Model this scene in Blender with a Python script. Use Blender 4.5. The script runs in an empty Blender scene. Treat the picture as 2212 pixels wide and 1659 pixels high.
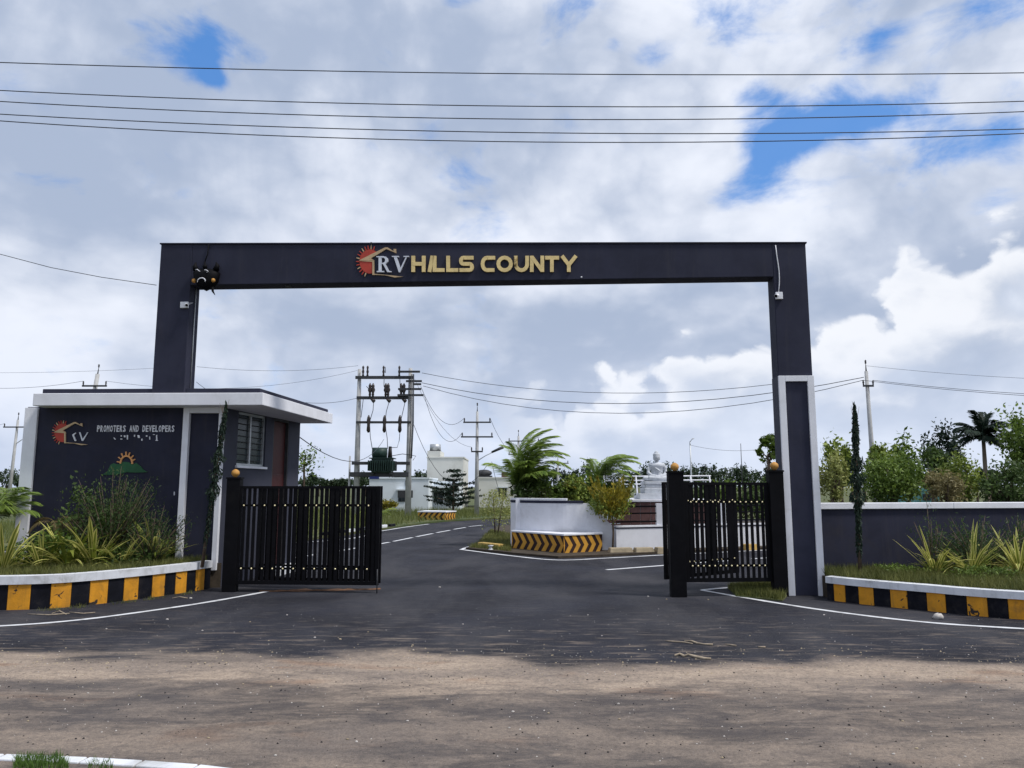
import bpy, bmesh, math, random
import numpy as np
from mathutils import Vector, Matrix

# ------------------------------------------------------------------ camera, sky, sun, exposure
SC = bpy.context.scene
COL = SC.collection
F, CX, CY, PITCH, CAMH = 1640.0, 1106.0, 829.5, math.radians(7.73), 2.0     # photo measured on a 2212 x 1659 grid
SP, CP = math.sin(PITCH), math.cos(PITCH)
cam_d = bpy.data.cameras.new('camera'); cam = bpy.data.objects.new('camera', cam_d); COL.objects.link(cam)
cam_d.sensor_width = 36.0; cam_d.lens = 36.0*F/2212.0; cam_d.clip_start = 0.05; cam_d.clip_end = 6000
cam.location = (0, 0, CAMH); cam.rotation_euler = (math.pi/2+PITCH, 0, 0)
SC.camera = cam
SUN_EL, SUN_AZ = math.radians(58), math.radians(112)      # azimuth clockwise from +Y (straight ahead)
SUN_STRENGTH, SKY_STRENGTH, EXPOSURE = 2.1, 0.1, 0.56
sd = bpy.data.lights.new('sun', 'SUN'); sun = bpy.data.objects.new('sun', sd); COL.objects.link(sun)
sd.energy = SUN_STRENGTH; sd.angle = math.radians(9); sd.color = (1.0, 0.96, 0.9)
sun.rotation_euler = Vector((-math.sin(SUN_AZ)*math.cos(SUN_EL), -math.cos(SUN_AZ)*math.cos(SUN_EL), -math.sin(SUN_EL))).to_track_quat('-Z', 'Y').to_euler()
sun.location = (20, 10, 40)
SC.view_settings.view_transform = 'Standard'; SC.view_settings.look = 'None'
SC.view_settings.exposure = EXPOSURE; SC.view_settings.gamma = 1.0; SC.view_settings.use_curve_mapping = False

def ray(x, y):
    u = (x-CX)/F; v = (CY-y)/F
    return Vector((u, CP-v*SP, v*CP+SP))
def gp(x, y, z=0.0):
    d = ray(x, y); t = (z-CAMH)/d.z
    return Vector((d.x*t, d.y*t, z))
def at(x, y, Y):
    d = ray(x, y); t = Y/d.y
    return Vector((d.x*t, Y, CAMH+d.z*t))
def onpl(x, y, A, B):
    d = ray(x, y); n = Vector((-(B[1]-A[1]), B[0]-A[0])); t = (n.x*A[0]+n.y*A[1])/(n.x*d.x+n.y*d.y)
    return Vector((d.x*t, d.y*t, CAMH+d.z*t))
def azel(x, y):
    d = ray(x, y).normalized()
    return math.atan2(d.x, d.y), math.asin(d.z)

class NT:
    """small helper to chain shader nodes"""
    def __init__(s, nt): s.nt = nt; nt.nodes.clear()
    def n(s, t, **k):
        nd = s.nt.nodes.new(t)
        for a, b in k.items(): setattr(nd, a, b)
        return nd
    def put(s, sock, v):
        if isinstance(v, bpy.types.NodeSocket): s.nt.links.new(v, sock)
        elif v is not None:
            if sock.type in ('RGBA',) and len(v) == 3: v = (*v, 1)
            sock.default_value = v
    def m(s, op, a, b=None, c=None, clamp=False):
        nd = s.n('ShaderNodeMath', operation=op); nd.use_clamp = clamp
        s.put(nd.inputs[0], a)
        if b is not None: s.put(nd.inputs[1], b)
        if c is not None: s.put(nd.inputs[2], c)
        return nd.outputs[0]
    def vm(s, op, a, b=None, scale=None):
        nd = s.n('ShaderNodeVectorMath', operation=op); s.put(nd.inputs[0], a)
        if b is not None: s.put(nd.inputs[1], b)
        if scale is not None: s.put(nd.inputs['Scale'], scale)
        return nd.outputs[0]
    def noise(s, vec, scale, detail=5, rough=.55, dist=0.0, dim='3D'):
        nd = s.n('ShaderNodeTexNoise', noise_dimensions=dim)
        s.put(nd.inputs['Vector'], vec); nd.inputs['Scale'].default_value = scale; nd.inputs['Detail'].default_value = detail
        nd.inputs['Roughness'].default_value = rough; nd.inputs['Distortion'].default_value = dist
        return nd.outputs[0]
    def voro(s, vec, scale, detail=2, rough=.5, feature='F1', dim='3D'):
        nd = s.n('ShaderNodeTexVoronoi', feature=feature, voronoi_dimensions=dim); s.put(nd.inputs['Vector'], vec)
        nd.inputs['Scale'].default_value = scale
        if 'Detail' in nd.inputs: nd.inputs['Detail'].default_value = detail; nd.inputs['Roughness'].default_value = rough
        return nd.outputs['Distance']
    def smooth(s, x, a, b, lo=0.0, hi=1.0):
        nd = s.n('ShaderNodeMapRange', interpolation_type='SMOOTHSTEP'); s.put(nd.inputs['Value'], x)
        nd.inputs['From Min'].default_value = a; nd.inputs['From Max'].default_value = b
        nd.inputs['To Min'].default_value = lo; nd.inputs['To Max'].default_value = hi
        return nd.outputs[0]
    def mix(s, f, a, b):
        nd = s.n('ShaderNodeMix', data_type='RGBA')
        s.put(nd.inputs[0], f); s.put(nd.inputs[6], a); s.put(nd.inputs[7], b)
        return nd.outputs[2]
    def comb(s, x, y, z):
        nd = s.n('ShaderNodeCombineXYZ')
        for i, v in enumerate((x, y, z)): s.put(nd.inputs[i], v)
        return nd.outputs[0]

# ---- world: Nishita blue seen through broken cloud
W = bpy.data.worlds.new('World'); SC.world = W; W.use_nodes = True; W.cycles.sampling_method = 'MANUAL'; W.cycles.sample_map_resolution = 256
w = NT(W.node_tree)
gen = w.n('ShaderNodeTexCoord').outputs['Generated']
sx = w.n('ShaderNodeSeparateXYZ'); w.put(sx.inputs[0], gen)
az = w.m('ARCTAN2', sx.outputs[0], sx.outputs[1]); el = w.m('ARCSINE', sx.outputs[2])
zz = w.m('ADD', w.m('MAXIMUM', sx.outputs[2], 0.0), 0.22)
pl = w.comb(w.m('DIVIDE', sx.outputs[0], zz), w.m('DIVIDE', sx.outputs[1], zz), 3.7)
ae = w.comb(az, w.m('MULTIPLY', el, 1.35), 1.3)
nA = w.noise(pl, 1.5, 5, .55, 0, '2D')
nB = w.noise(ae, 5.5, 7, .55, .35, '2D')
nC = w.noise(w.vm('ADD', pl, (4.3, 1.7, 0)), .9, 4, .5, .6, '2D')
nF = w.noise(ae, 15.0, 5, .6, 0, '2D')
nL = w.noise(ae, 4.0, 2.5, .45, 0, '2D')
billow = w.voro(w.vm('ADD', ae, w.comb(w.m('MULTIPLY', nF, .05), w.m('MULTIPLY', nB, .06), 0.0)), 11.0, 2.0, .5, 'F1', '2D')
sky = w.n('ShaderNodeTexSky', sky_type='NISHITA'); sky.sun_disc = False
sky.sun_elevation = SUN_EL; sky.sun_rotation = SUN_AZ; sky.altitude = 800; sky.air_density = 1.0; sky.dust_density = 0.6; sky.ozone_density = 1.6
PXR = 1/F
holes = None
for (hx, hy, rx, ry, wt) in [(1725, 275, 120, 60, 1.15), (1660, 345, 60, 70, 1.0), (1585, 415, 80, 36, .8), (1900, 250, 160, 40, .85), (2080, 290, 80, 40, .5), (448, 108, 50, 64, .72), (456, 125, 20, 34, .3),
                             (470, 172, 36, 18, .8), (330, 75, 120, 60, .55), (1425, 128, 75, 34, 1.0), (1325, 92, 28, 22, .7), (1560, 75, 90, 60, .62), (1235, 15, 90, 38, .7), (1900, 95, 80, 40, .55),
                             (2195, 320, 60, 70, .65), (970, 5, 70, 22, .7), (2150, 425, 90, 34, .55), (1640, 205, 60, 35, .7), (720, 75, 60, 22, .25), (2120, 20, 90, 40, .45), (1830, 60, 420, 110, .34), (1960, 300, 330, 110, .34), (330, 60, 260, 80, .22)]:
    a0, e0 = azel(hx, hy)
    q = w.m('ADD', w.m('POWER', w.m('ABSOLUTE', w.m('MULTIPLY', w.m('SUBTRACT', az, a0), 1/(rx*PXR*.9))), 2.0),
            w.m('POWER', w.m('ABSOLUTE', w.m('MULTIPLY', w.m('SUBTRACT', el, e0), 1/(ry*PXR*.9))), 2.0))
    g = w.m('MULTIPLY', w.m('POWER', 2.71828, w.m('MULTIPLY', q, -1.0)), wt)
    holes = g if holes is None else w.m('ADD', holes, g)
nW = w.noise(w.vm('MULTIPLY', ae, (3.6, 5.0, 1.0)), 1.9, 9, .60, .28, '2D')
wob = w.m('ADD', w.m('MULTIPLY', w.m('SUBTRACT', nW, .5), 2.5), w.m('ADD', w.m('MULTIPLY', w.m('SUBTRACT', nB, .5), .9), w.m('MULTIPLY', w.m('SUBTRACT', nF, .5), .5)))
hb = w.m('ADD', holes, w.m('ADD', w.m('MULTIPLY', w.m('SUBTRACT', nA, .5), .5), wob))
blue_m = w.smooth(hb, .22, 1.25)
# cloud body brightness
nS = w.noise(w.vm('ADD', ae, (2.2, .6, 0)), 3.0, 6, .5, .5, '2D')
s1 = w.m('ADD', w.m('MULTIPLY', w.m('SUBTRACT', nC, .5), 1.0), w.m('MULTIPLY', w.m('SUBTRACT', nS, .5), 1.7))
s1 = w.m('ADD', s1, w.m('MULTIPLY', w.m('SUBTRACT', nB, .5), .35))
s1 = w.m('ADD', s1, w.m('MULTIPLY', w.m('SUBTRACT', .42, billow), .30))
s1 = w.m('ADD', s1, w.m('MULTIPLY', w.m('SUBTRACT', nW, .5), .32))
shade = w.smooth(s1, -.52, .42)
CLD_D, CLD_L = (2.85, 3.4, 4.5), (5.9, 6.2, 6.9)
cloud = w.mix(shade, CLD_D, CLD_L)
blue = w.mix(.62, w.vm('MULTIPLY', sky.outputs[0], (.8, 1.1, 1.3)), (0.5, 1.85, 5.0))
col = w.mix(w.m('MULTIPLY', blue_m, .95), cloud, blue)
# heaped cumulus bank rising to the right
a0, e0 = azel(1080, 825); a1, e1 = azel(2212, 478)
lineb = w.m('ADD', e0, w.m('MULTIPLY', w.m('SUBTRACT', w.m('MINIMUM', w.m('MAXIMUM', az, -.35), .62), a0), (e1-e0)/(a1-a0)))
fb = w.m('SUBTRACT', w.m('ADD', lineb, w.m('ADD', w.m('MULTIPLY', w.m('SUBTRACT', .40, billow), .085), w.m('ADD', w.m('MULTIPLY', w.m('SUBTRACT', nL, .5), .14), w.m('MULTIPLY', w.m('SUBTRACT', nF, .5), .014)))), el)
mb = w.m('MULTIPLY', w.smooth(fb, .0, .026), w.smooth(az, a0-.06, a0+.14))
bs = w.smooth(w.m('ADD', fb, w.m('ADD', w.m('MULTIPLY', w.m('SUBTRACT', nS, .5), .16), w.m('MULTIPLY', w.m('SUBTRACT', nW, .5), .12))), .015, .13)
bank = w.mix(bs, (6.5, 6.65, 7.0), w.mix(shade, (2.8, 3.35, 4.4), (5.3, 5.7, 6.5)))
col = w.mix(w.m('MULTIPLY', mb, .9), col, bank)
# paler towards the horizon
hz = w.smooth(el, 0.0, .22, .5, 0.0)
col = w.mix(hz, col, (4.9, 5.5, 6.8))
bg = w.n('ShaderNodeBackground'); w.put(bg.inputs[0], col); bg.inputs[1].default_value = SKY_STRENGTH
w.nt.links.new(bg.outputs[0], w.n('ShaderNodeOutputWorld').inputs[0])

# ------------------------------------------------------------------ materials
MATS = {}
def mat(name, col, rough=.75, var=.18, scale=6.0, bump=.0, bscale=60.0, metal=0.0, spec=.4, dirt=None, dirt_amt=.5, dirt_scale=2.0, stretch=None, streak=None, streak_amt=.4, chip=None):
    m = bpy.data.materials.new(name); m.use_nodes = True; t = NT(m.node_tree)
    out = t.n('ShaderNodeOutputMaterial'); p = t.n('ShaderNodeBsdfPrincipled'); t.nt.links.new(p.outputs[0], out.inputs[0])
    pos = t.n('ShaderNodeNewGeometry').outputs['Position']
    if stretch: pos = t.vm('MULTIPLY', pos, stretch)
    n = t.noise(pos, scale, 6, .6, .3)
    c0 = tuple(max(0, x*(1-var)) for x in col); c1 = tuple(min(1, x*(1+var)) for x in col)
    c = t.mix(t.smooth(n, .3, .7), c0, c1)
    if dirt:
        dn = t.noise(pos, dirt_scale, 8, .68, .6)
        c = t.mix(t.m('MULTIPLY', t.smooth(dn, .5, .72), dirt_amt), c, dirt)
    if streak:      # rain marks running down the face
        sn = t.noise(t.vm('MULTIPLY', pos, (3.0, 3.0, .22)), 2.2, 7, .7, .5)
        c = t.mix(t.m('MULTIPLY', t.smooth(sn, .5, .74), streak_amt), c, streak)
    if chip:        # flaked paint
        cn = t.noise(pos, 5.5, 4, .55, .6)
        c = t.mix(t.smooth(cn, .635, .655), c, chip)
    t.put(p.inputs['Base Color'], c); p.inputs['Roughness'].default_value = rough; p.inputs['Metallic'].default_value = metal
    p.inputs['Specular IOR Level'].default_value = spec
    if bump:
        b = t.n('ShaderNodeBump'); b.inputs['Strength'].default_value = bump; b.inputs['Distance'].default_value = .02
        t.put(b.inputs['Height'], t.noise(pos, bscale, 4, .6)); t.nt.links.new(b.outputs[0], p.inputs['Normal'])
    MATS[name] = m
    return m
def leafmat(name, dark, light, trans=.25, rough=.55):
    m = bpy.data.materials.new(name); m.use_nodes = True; t = NT(m.node_tree)
    out = t.n('ShaderNodeOutputMaterial'); p = t.n('ShaderNodeBsdfPrincipled')
    g = t.n('ShaderNodeNewGeometry'); r = g.outputs['Random Per Island']
    n = t.noise(g.outputs['Position'], 1.7, 3, .5)
    f = t.m('ADD', t.m('MULTIPLY', r, .6), t.m('MULTIPLY', t.smooth(n, .3, .7), .4))
    c = t.mix(f, dark, light)
    t.put(p.inputs['Base Color'], c); p.inputs['Roughness'].default_value = rough; p.inputs['Specular IOR Level'].default_value = .3
    tr = t.n('ShaderNodeBsdfTranslucent'); t.put(tr.inputs[0], c)
    mx = t.n('ShaderNodeMixShader'); mx.inputs[0].default_value = trans
    t.nt.links.new(p.outputs[0], mx.inputs[1]); t.nt.links.new(tr.outputs[0], mx.inputs[2]); t.nt.links.new(mx.outputs[0], out.inputs[0])
    MATS[name] = m
    return m

NAVY = mat('navy_paint', (.0305, .0325, .054), .72, .14, 1.3, .12, 90, spec=.12, dirt=(.042, .044, .062), dirt_amt=.4, dirt_scale=1.1, streak=(.055, .053, .064), streak_amt=.3)
NAVY2 = mat('navy_panel', (.027, .0285, .047), .75, .14, 1.6, .12, 90, spec=.12, dirt=(.038, .035, .04), dirt_amt=.4, dirt_scale=.9, streak=(.055, .05, .055), streak_amt=.3)
GREYW = mat('grey_wall_paint', (.036, .039, .060), .78, .12, 1.2, .12, 80, dirt=(.055, .053, .06), dirt_amt=.3)
WHITE = mat('white_paint', (.74, .75, .80), .7, .05, 2.0, .10, 70, dirt=(.45, .44, .43), dirt_amt=.28, dirt_scale=1.6, streak=(.5, .5, .5), streak_amt=.10)
WHITEK = mat('white_kerb_paint', (.66, .68, .72), .75, .08, 3.0, .18, 70, dirt=(.25, .25, .23), dirt_amt=.55, dirt_scale=2.2, streak=(.2, .2, .19), streak_amt=.35)
WHITEH = mat('white_house_paint', (.66, .71, .75), .8, .06, .6, .05, 30, dirt=(.42, .44, .44), dirt_amt=.35, dirt_scale=.5)
CREAM = mat('cream_house_paint', (.60, .60, .56), .8, .06, .6, .05, 30, dirt=(.4, .39, .35), dirt_amt=.35, dirt_scale=.5)
BLACKM = mat('black_gate_paint', (.0045, .0045, .006), .62, .2, 4.0, .0, spec=.08, dirt=(.014, .013, .013), dirt_amt=.3, dirt_scale=3)
BLACKK = mat('black_kerb_paint', (.008, .0085, .013), .8, .3, 5.0, .25, 50, spec=.12, dirt=(.045, .04, .037), dirt_amt=.45, dirt_scale=3.2)
YELK = mat('yellow_kerb_paint', (.62, .27, .014), .75, .14, 5.0, .3, 50, dirt=(.2, .105, .03), dirt_amt=.6, dirt_scale=3.0, chip=(.03, .022, .018), streak=(.22, .12, .04), streak_amt=.4)
CHEVY = mat('chevron_yellow', (.60, .30, .035), .75, .12, 4.0, .1, 50, dirt=(.3, .18, .08), dirt_amt=.4, dirt_scale=2.6)
CHEVB = mat('chevron_black', (.030, .012, .010), .8, .25, 4.0, .1, 50)
GOLD = mat('gold_letter', (.74, .56, .25), .38, .12, 9.0, .0, metal=.45, spec=.5)
GOLDS = mat('gold_stud', (.95, .82, .5), .35, .1, 9.0, metal=.4)
ORANGEF = mat('ochre_finial', (.50, .25, .055), .6, .15, 12)
SILVER = mat('silver_letter', (.66, .68, .74), .4, .08, 9.0, metal=.25)
BRASS = mat('brass_line', (.50, .36, .21), .45, .12, 9.0, metal=.35)
REDS = mat('red_sign_paint', (.42, .045, .026), .55, .14, 6.0)
GREENS = mat('green_sign_paint', (.012, .085, .03), .6, .2, 4.0)
ORANGES = mat('orange_sign_line', (.72, .34, .12), .5, .1, 8.0)
REDD = mat('red_door_paint', (.06, .011, .011), .6, .16, 3.0)
CONC = mat('pole_concrete', (.42, .42, .42), .85, .12, 3.0, .15, 50, dirt=(.27, .26, .25), dirt_amt=.5)
STEELD = mat('dark_steel', (.035, .037, .042), .6, .25, 5.0)
STEEL = mat('galvanised_steel', (.45, .47, .49), .45, .12, 6.0, metal=.5)
WIREM = mat('wire_black', (.02, .022, .028), .6, .1, 4)
TGREEN = mat('transformer_green', (.018, .04, .034), .5, .2, 5.0, spec=.3)
BLUE = mat('blue_enamel', (.02, .04, .22), .5, .1, 5)
CERAM = mat('brown_ceramic', (.03, .022, .02), .35, .2, 5, spec=.4)
STONE = mat('statue_grey', (.53, .555, .60), .8, .10, 5.0, .15, 60, dirt=(.22, .23, .25), dirt_amt=.4, dirt_scale=3)
BROWN = mat('brown_cladding', (.10, .048, .045), .7, .2, 5.0, .15, 40)
GLASSM = mat('window_glass', (.022, .034, .04), .22, .2, .8, spec=.28)
DARK = mat('dark_void', (.015, .017, .02), .9, .2, 3)
SOIL = mat('planter_soil', (.050, .038, .026), .95, .35, 5, .5, 30)
BARK = mat('bark', (.12, .085, .06), .9, .3, 8.0, .5, 40)
BARKP = mat('palm_trunk', (.16, .13, .10), .9, .25, 6.0, .4, 40)
LINEW = mat('line_paint', (.62, .63, .66), .8, .10, 6.0, .1, 60, dirt=(.22, .21, .20), dirt_amt=.6, dirt_scale=4.0)
TEAL = mat('teal_sheet', (.14, .36, .33), .6, .15, 1.0)
PEBB = mat('pebble_stone', (.48, .45, .42), .9, .2, 15)
STICKM = mat('dry_wood', (.33, .27, .20), .9, .3, 15)
KSTONE = mat('kerb_stone', (.34, .28, .19), .9, .25, 4, .3, 40)
KYEL = mat('faded_yellow_stone', (.50, .33, .10), .85, .2, 4, .3, 40)
LG_DARK = leafmat('leaf_dark', (.022, .044, .012), (.115, .18, .042))
LG_MID = leafmat('leaf_mid', (.036, .074, .013), (.21, .30, .05))
LG_PALM = leafmat('leaf_palm', (.055, .105, .018), (.31, .42, .085))
LG_BRIGHT = leafmat('leaf_bright', (.065, .11, .018), (.34, .41, .075))
LG_PALE = leafmat('leaf_pale', (.15, .18, .04), (.46, .47, .16))
LG_YEL = leafmat('leaf_yellow', (.09, .105, .014), (.46, .36, .035))
LG_TAN = leafmat('leaf_tan', (.14, .12, .05), (.34, .29, .13))
LG_FAR = leafmat('leaf_far', (.016, .030, .018), (.06, .095, .042))
LG_PINE = leafmat('leaf_blue_green', (.008, .020, .014), (.028, .052, .03))
LG_FEATH = leafmat('leaf_feathery', (.024, .05, .018), (.085, .14, .04), trans=.35)
BL_Y = leafmat('blade_yellow', (.42, .40, .08), (.80, .74, .28), trans=.3)
BL_G = leafmat('blade_green', (.08, .12, .016), (.28, .32, .05), trans=.3)
GRASSM = leafmat('grass_blade', (.035, .055, .012), (.24, .24, .07), trans=.25)
GRASSF = leafmat('grass_field', (.06, .085, .02), (.22, .24, .07), trans=.25)
DRYL = leafmat('palm_dry', (.09, .07, .03), (.22, .17, .07))

def ground_mat():
    m = bpy.data.materials.new('field_ground'); m.use_nodes = True; t = NT(m.node_tree)
    out = t.n('ShaderNodeOutputMaterial'); p = t.n('ShaderNodeBsdfPrincipled'); t.nt.links.new(p.outputs[0], out.inputs[0])
    pos = t.n('ShaderNodeNewGeometry').outputs['Position']
    c = t.mix(t.smooth(t.noise(pos, .35, 8, .65, .5), .38, .62), (.05, .075, .018), (.11, .11, .04))
    c = t.mix(t.m('MULTIPLY', t.smooth(t.noise(pos, 6, 6, .7), .45, .7), .5), c, (.05, .07, .02))
    t.put(p.inputs['Base Color'], c); p.inputs['Roughness'].default_value = .95
    b = t.n('ShaderNodeBump'); b.inputs['Strength'].default_value = .6; b.inputs['Distance'].default_value = .05
    t.put(b.inputs['Height'], t.noise(pos, 14, 5, .65)); t.nt.links.new(b.outputs[0], p.inputs['Normal'])
    return m
FIELD = ground_mat()

def asphalt_mat():
    """dark fresh asphalt; the public road in front carries drifts of tan dust that run along it"""
    m = bpy.data.materials.new('asphalt'); m.use_nodes = True; t = NT(m.node_tree)
    out = t.n('ShaderNodeOutputMaterial'); p = t.n('ShaderNodeBsdfPrincipled'); t.nt.links.new(p.outputs[0], out.inputs[0])
    pos = t.n('ShaderNodeNewGeometry').outputs['Position']
    s = t.n('ShaderNodeSeparateXYZ'); t.put(s.inputs[0], pos); X, Y = s.outputs[0], s.outputs[1]
    along = t.vm('MULTIPLY', pos, (.40, 1.0, 1.0))
    along2 = t.vm('MULTIPLY', pos, (.22, 1.0, 1.0))
    n_big = t.noise(along, .9, 7, .6, .6); n_mid = t.noise(along, 4.2, 10, .76, .4); n_fine = t.noise(pos, 55, 4, .7); n_str = t.noise(along2, 7.5, 6, .7, .4)
    n_grain = t.noise(pos, 170, 3, .7)
    base = t.mix(t.smooth(t.noise(pos, .6, 5, .55, .3), .35, .7), (.010, .0112, .0185), (.022, .0242, .036))
    base = t.mix(t.m('MULTIPLY', t.smooth(t.noise(t.vm('MULTIPLY', pos, (1.0, .35, 1.0)), .55, 7, .6, .4), .42, .68), .75), base, (.052, .052, .060))
    base = t.mix(t.m('MULTIPLY', t.smooth(n_str, .48, .75), .35), base, (.085, .078, .075))
    # drift edges: Y position disturbed by noise
    yy = t.m('ADD', Y, t.m('ADD', t.m('MULTIPLY', t.m('SUBTRACT', n_big, .5), 2.6), t.m('MULTIPLY', t.m('SUBTRACT', n_mid, .5), 1.0)))
    yy = t.m('ADD', yy, t.m('MULTIPLY', X, .05))
    band1 = t.m('MAXIMUM', t.m('MULTIPLY', t.smooth(yy, 7.5, 8.3), t.smooth(yy, 8.75, 9.6, 1.0, 0.0)), t.m('MULTIPLY', t.m('MULTIPLY', t.smooth(yy, 5.6, 6.1), t.smooth(yy, 6.5, 6.9, 1.0, 0.0)), .55))
    gap = t.smooth(yy, 6.5, 7.6)
    road = t.smooth(yy, 8.75, 9.65, 1.0, 0.0)
    patch = t.smooth(t.noise(along, 2.3, 11, .78, .5), .40, .64)
    dusty = t.m('MULTIPLY', road, t.m('ADD', .10, t.m('MULTIPLY', patch, .44)))
    dusty = t.m('MAXIMUM', dusty, t.m('MULTIPLY', band1, t.smooth(n_mid, .25, .6, .5, 1.0)))
    # thin dust blown on to the apron
    thin = t.m('MULTIPLY', t.smooth(Y, 8.8, 13.5, 1.0, 0.0), t.m('MULTIPLY', t.smooth(n_str, .50, .68), .38))
    spots = t.m('MULTIPLY', t.smooth(t.noise(along, 2.6, 5, .6, .3), .60, .72), t.m('MULTIPLY', road, .55))
    dusty = t.m('MAXIMUM', dusty, t.m('MAXIMUM', thin, spots))
    n_clod = t.noise(pos, 17, 6, .72, .3)
    dusty = t.m('MULTIPLY', dusty, t.m('MULTIPLY', t.smooth(n_fine, .3, .6, .6, 1.0), t.smooth(n_clod, .32, .56, .6, 1.0)), clamp=True)
    dustc = t.mix(t.smooth(t.noise(along, 1.1, 5, .55), .4, .66), (.53, .42, .325), (.37, .30, .245))
    dustc = t.mix(t.m('MULTIPLY', t.smooth(t.noise(along, 1.5, 4, .5, .4), .58, .72), .7), dustc, (.36, .22, .14))
    c = t.mix(t.m('MULTIPLY', road, .5), base, (.090, .079, .077))
    c = t.mix(dusty, c, dustc)
    c = t.mix(t.m('MULTIPLY', t.smooth(n_grain, .52, .74), .5), c, (.23, .215, .21))
    c = t.mix(t.m('MULTIPLY', t.smooth(n_grain, .48, .28), .5), c, (.008, .008, .010))
    # scattered pale grit
    v = t.voro(pos, 9.0, 0, .5)
    grit = t.smooth(v, .035, .05, 1.0, 0.0)
    grit = t.m('MULTIPLY', grit, t.smooth(t.noise(pos, 1.1, 4, .6), .5, .62))
    c = t.mix(t.m('MULTIPLY', grit, .8), c, (.42, .39, .36))
    t.put(p.inputs['Base Color'], c); p.inputs['Roughness'].default_value = .88; p.inputs['Specular IOR Level'].default_value = .18
    b = t.n('ShaderNodeBump'); b.inputs['Strength'].default_value = .8; b.inputs['Distance'].default_value = .014
    h = t.m('ADD', t.m('MULTIPLY', n_fine, .6), t.m('ADD', t.m('MULTIPLY', n_grain, .35), t.m('MULTIPLY', dusty, .9)))
    t.put(b.inputs['Height'], h); t.nt.links.new(b.outputs[0], p.inputs['Normal'])
    return m
ASPH = asphalt_mat()

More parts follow.
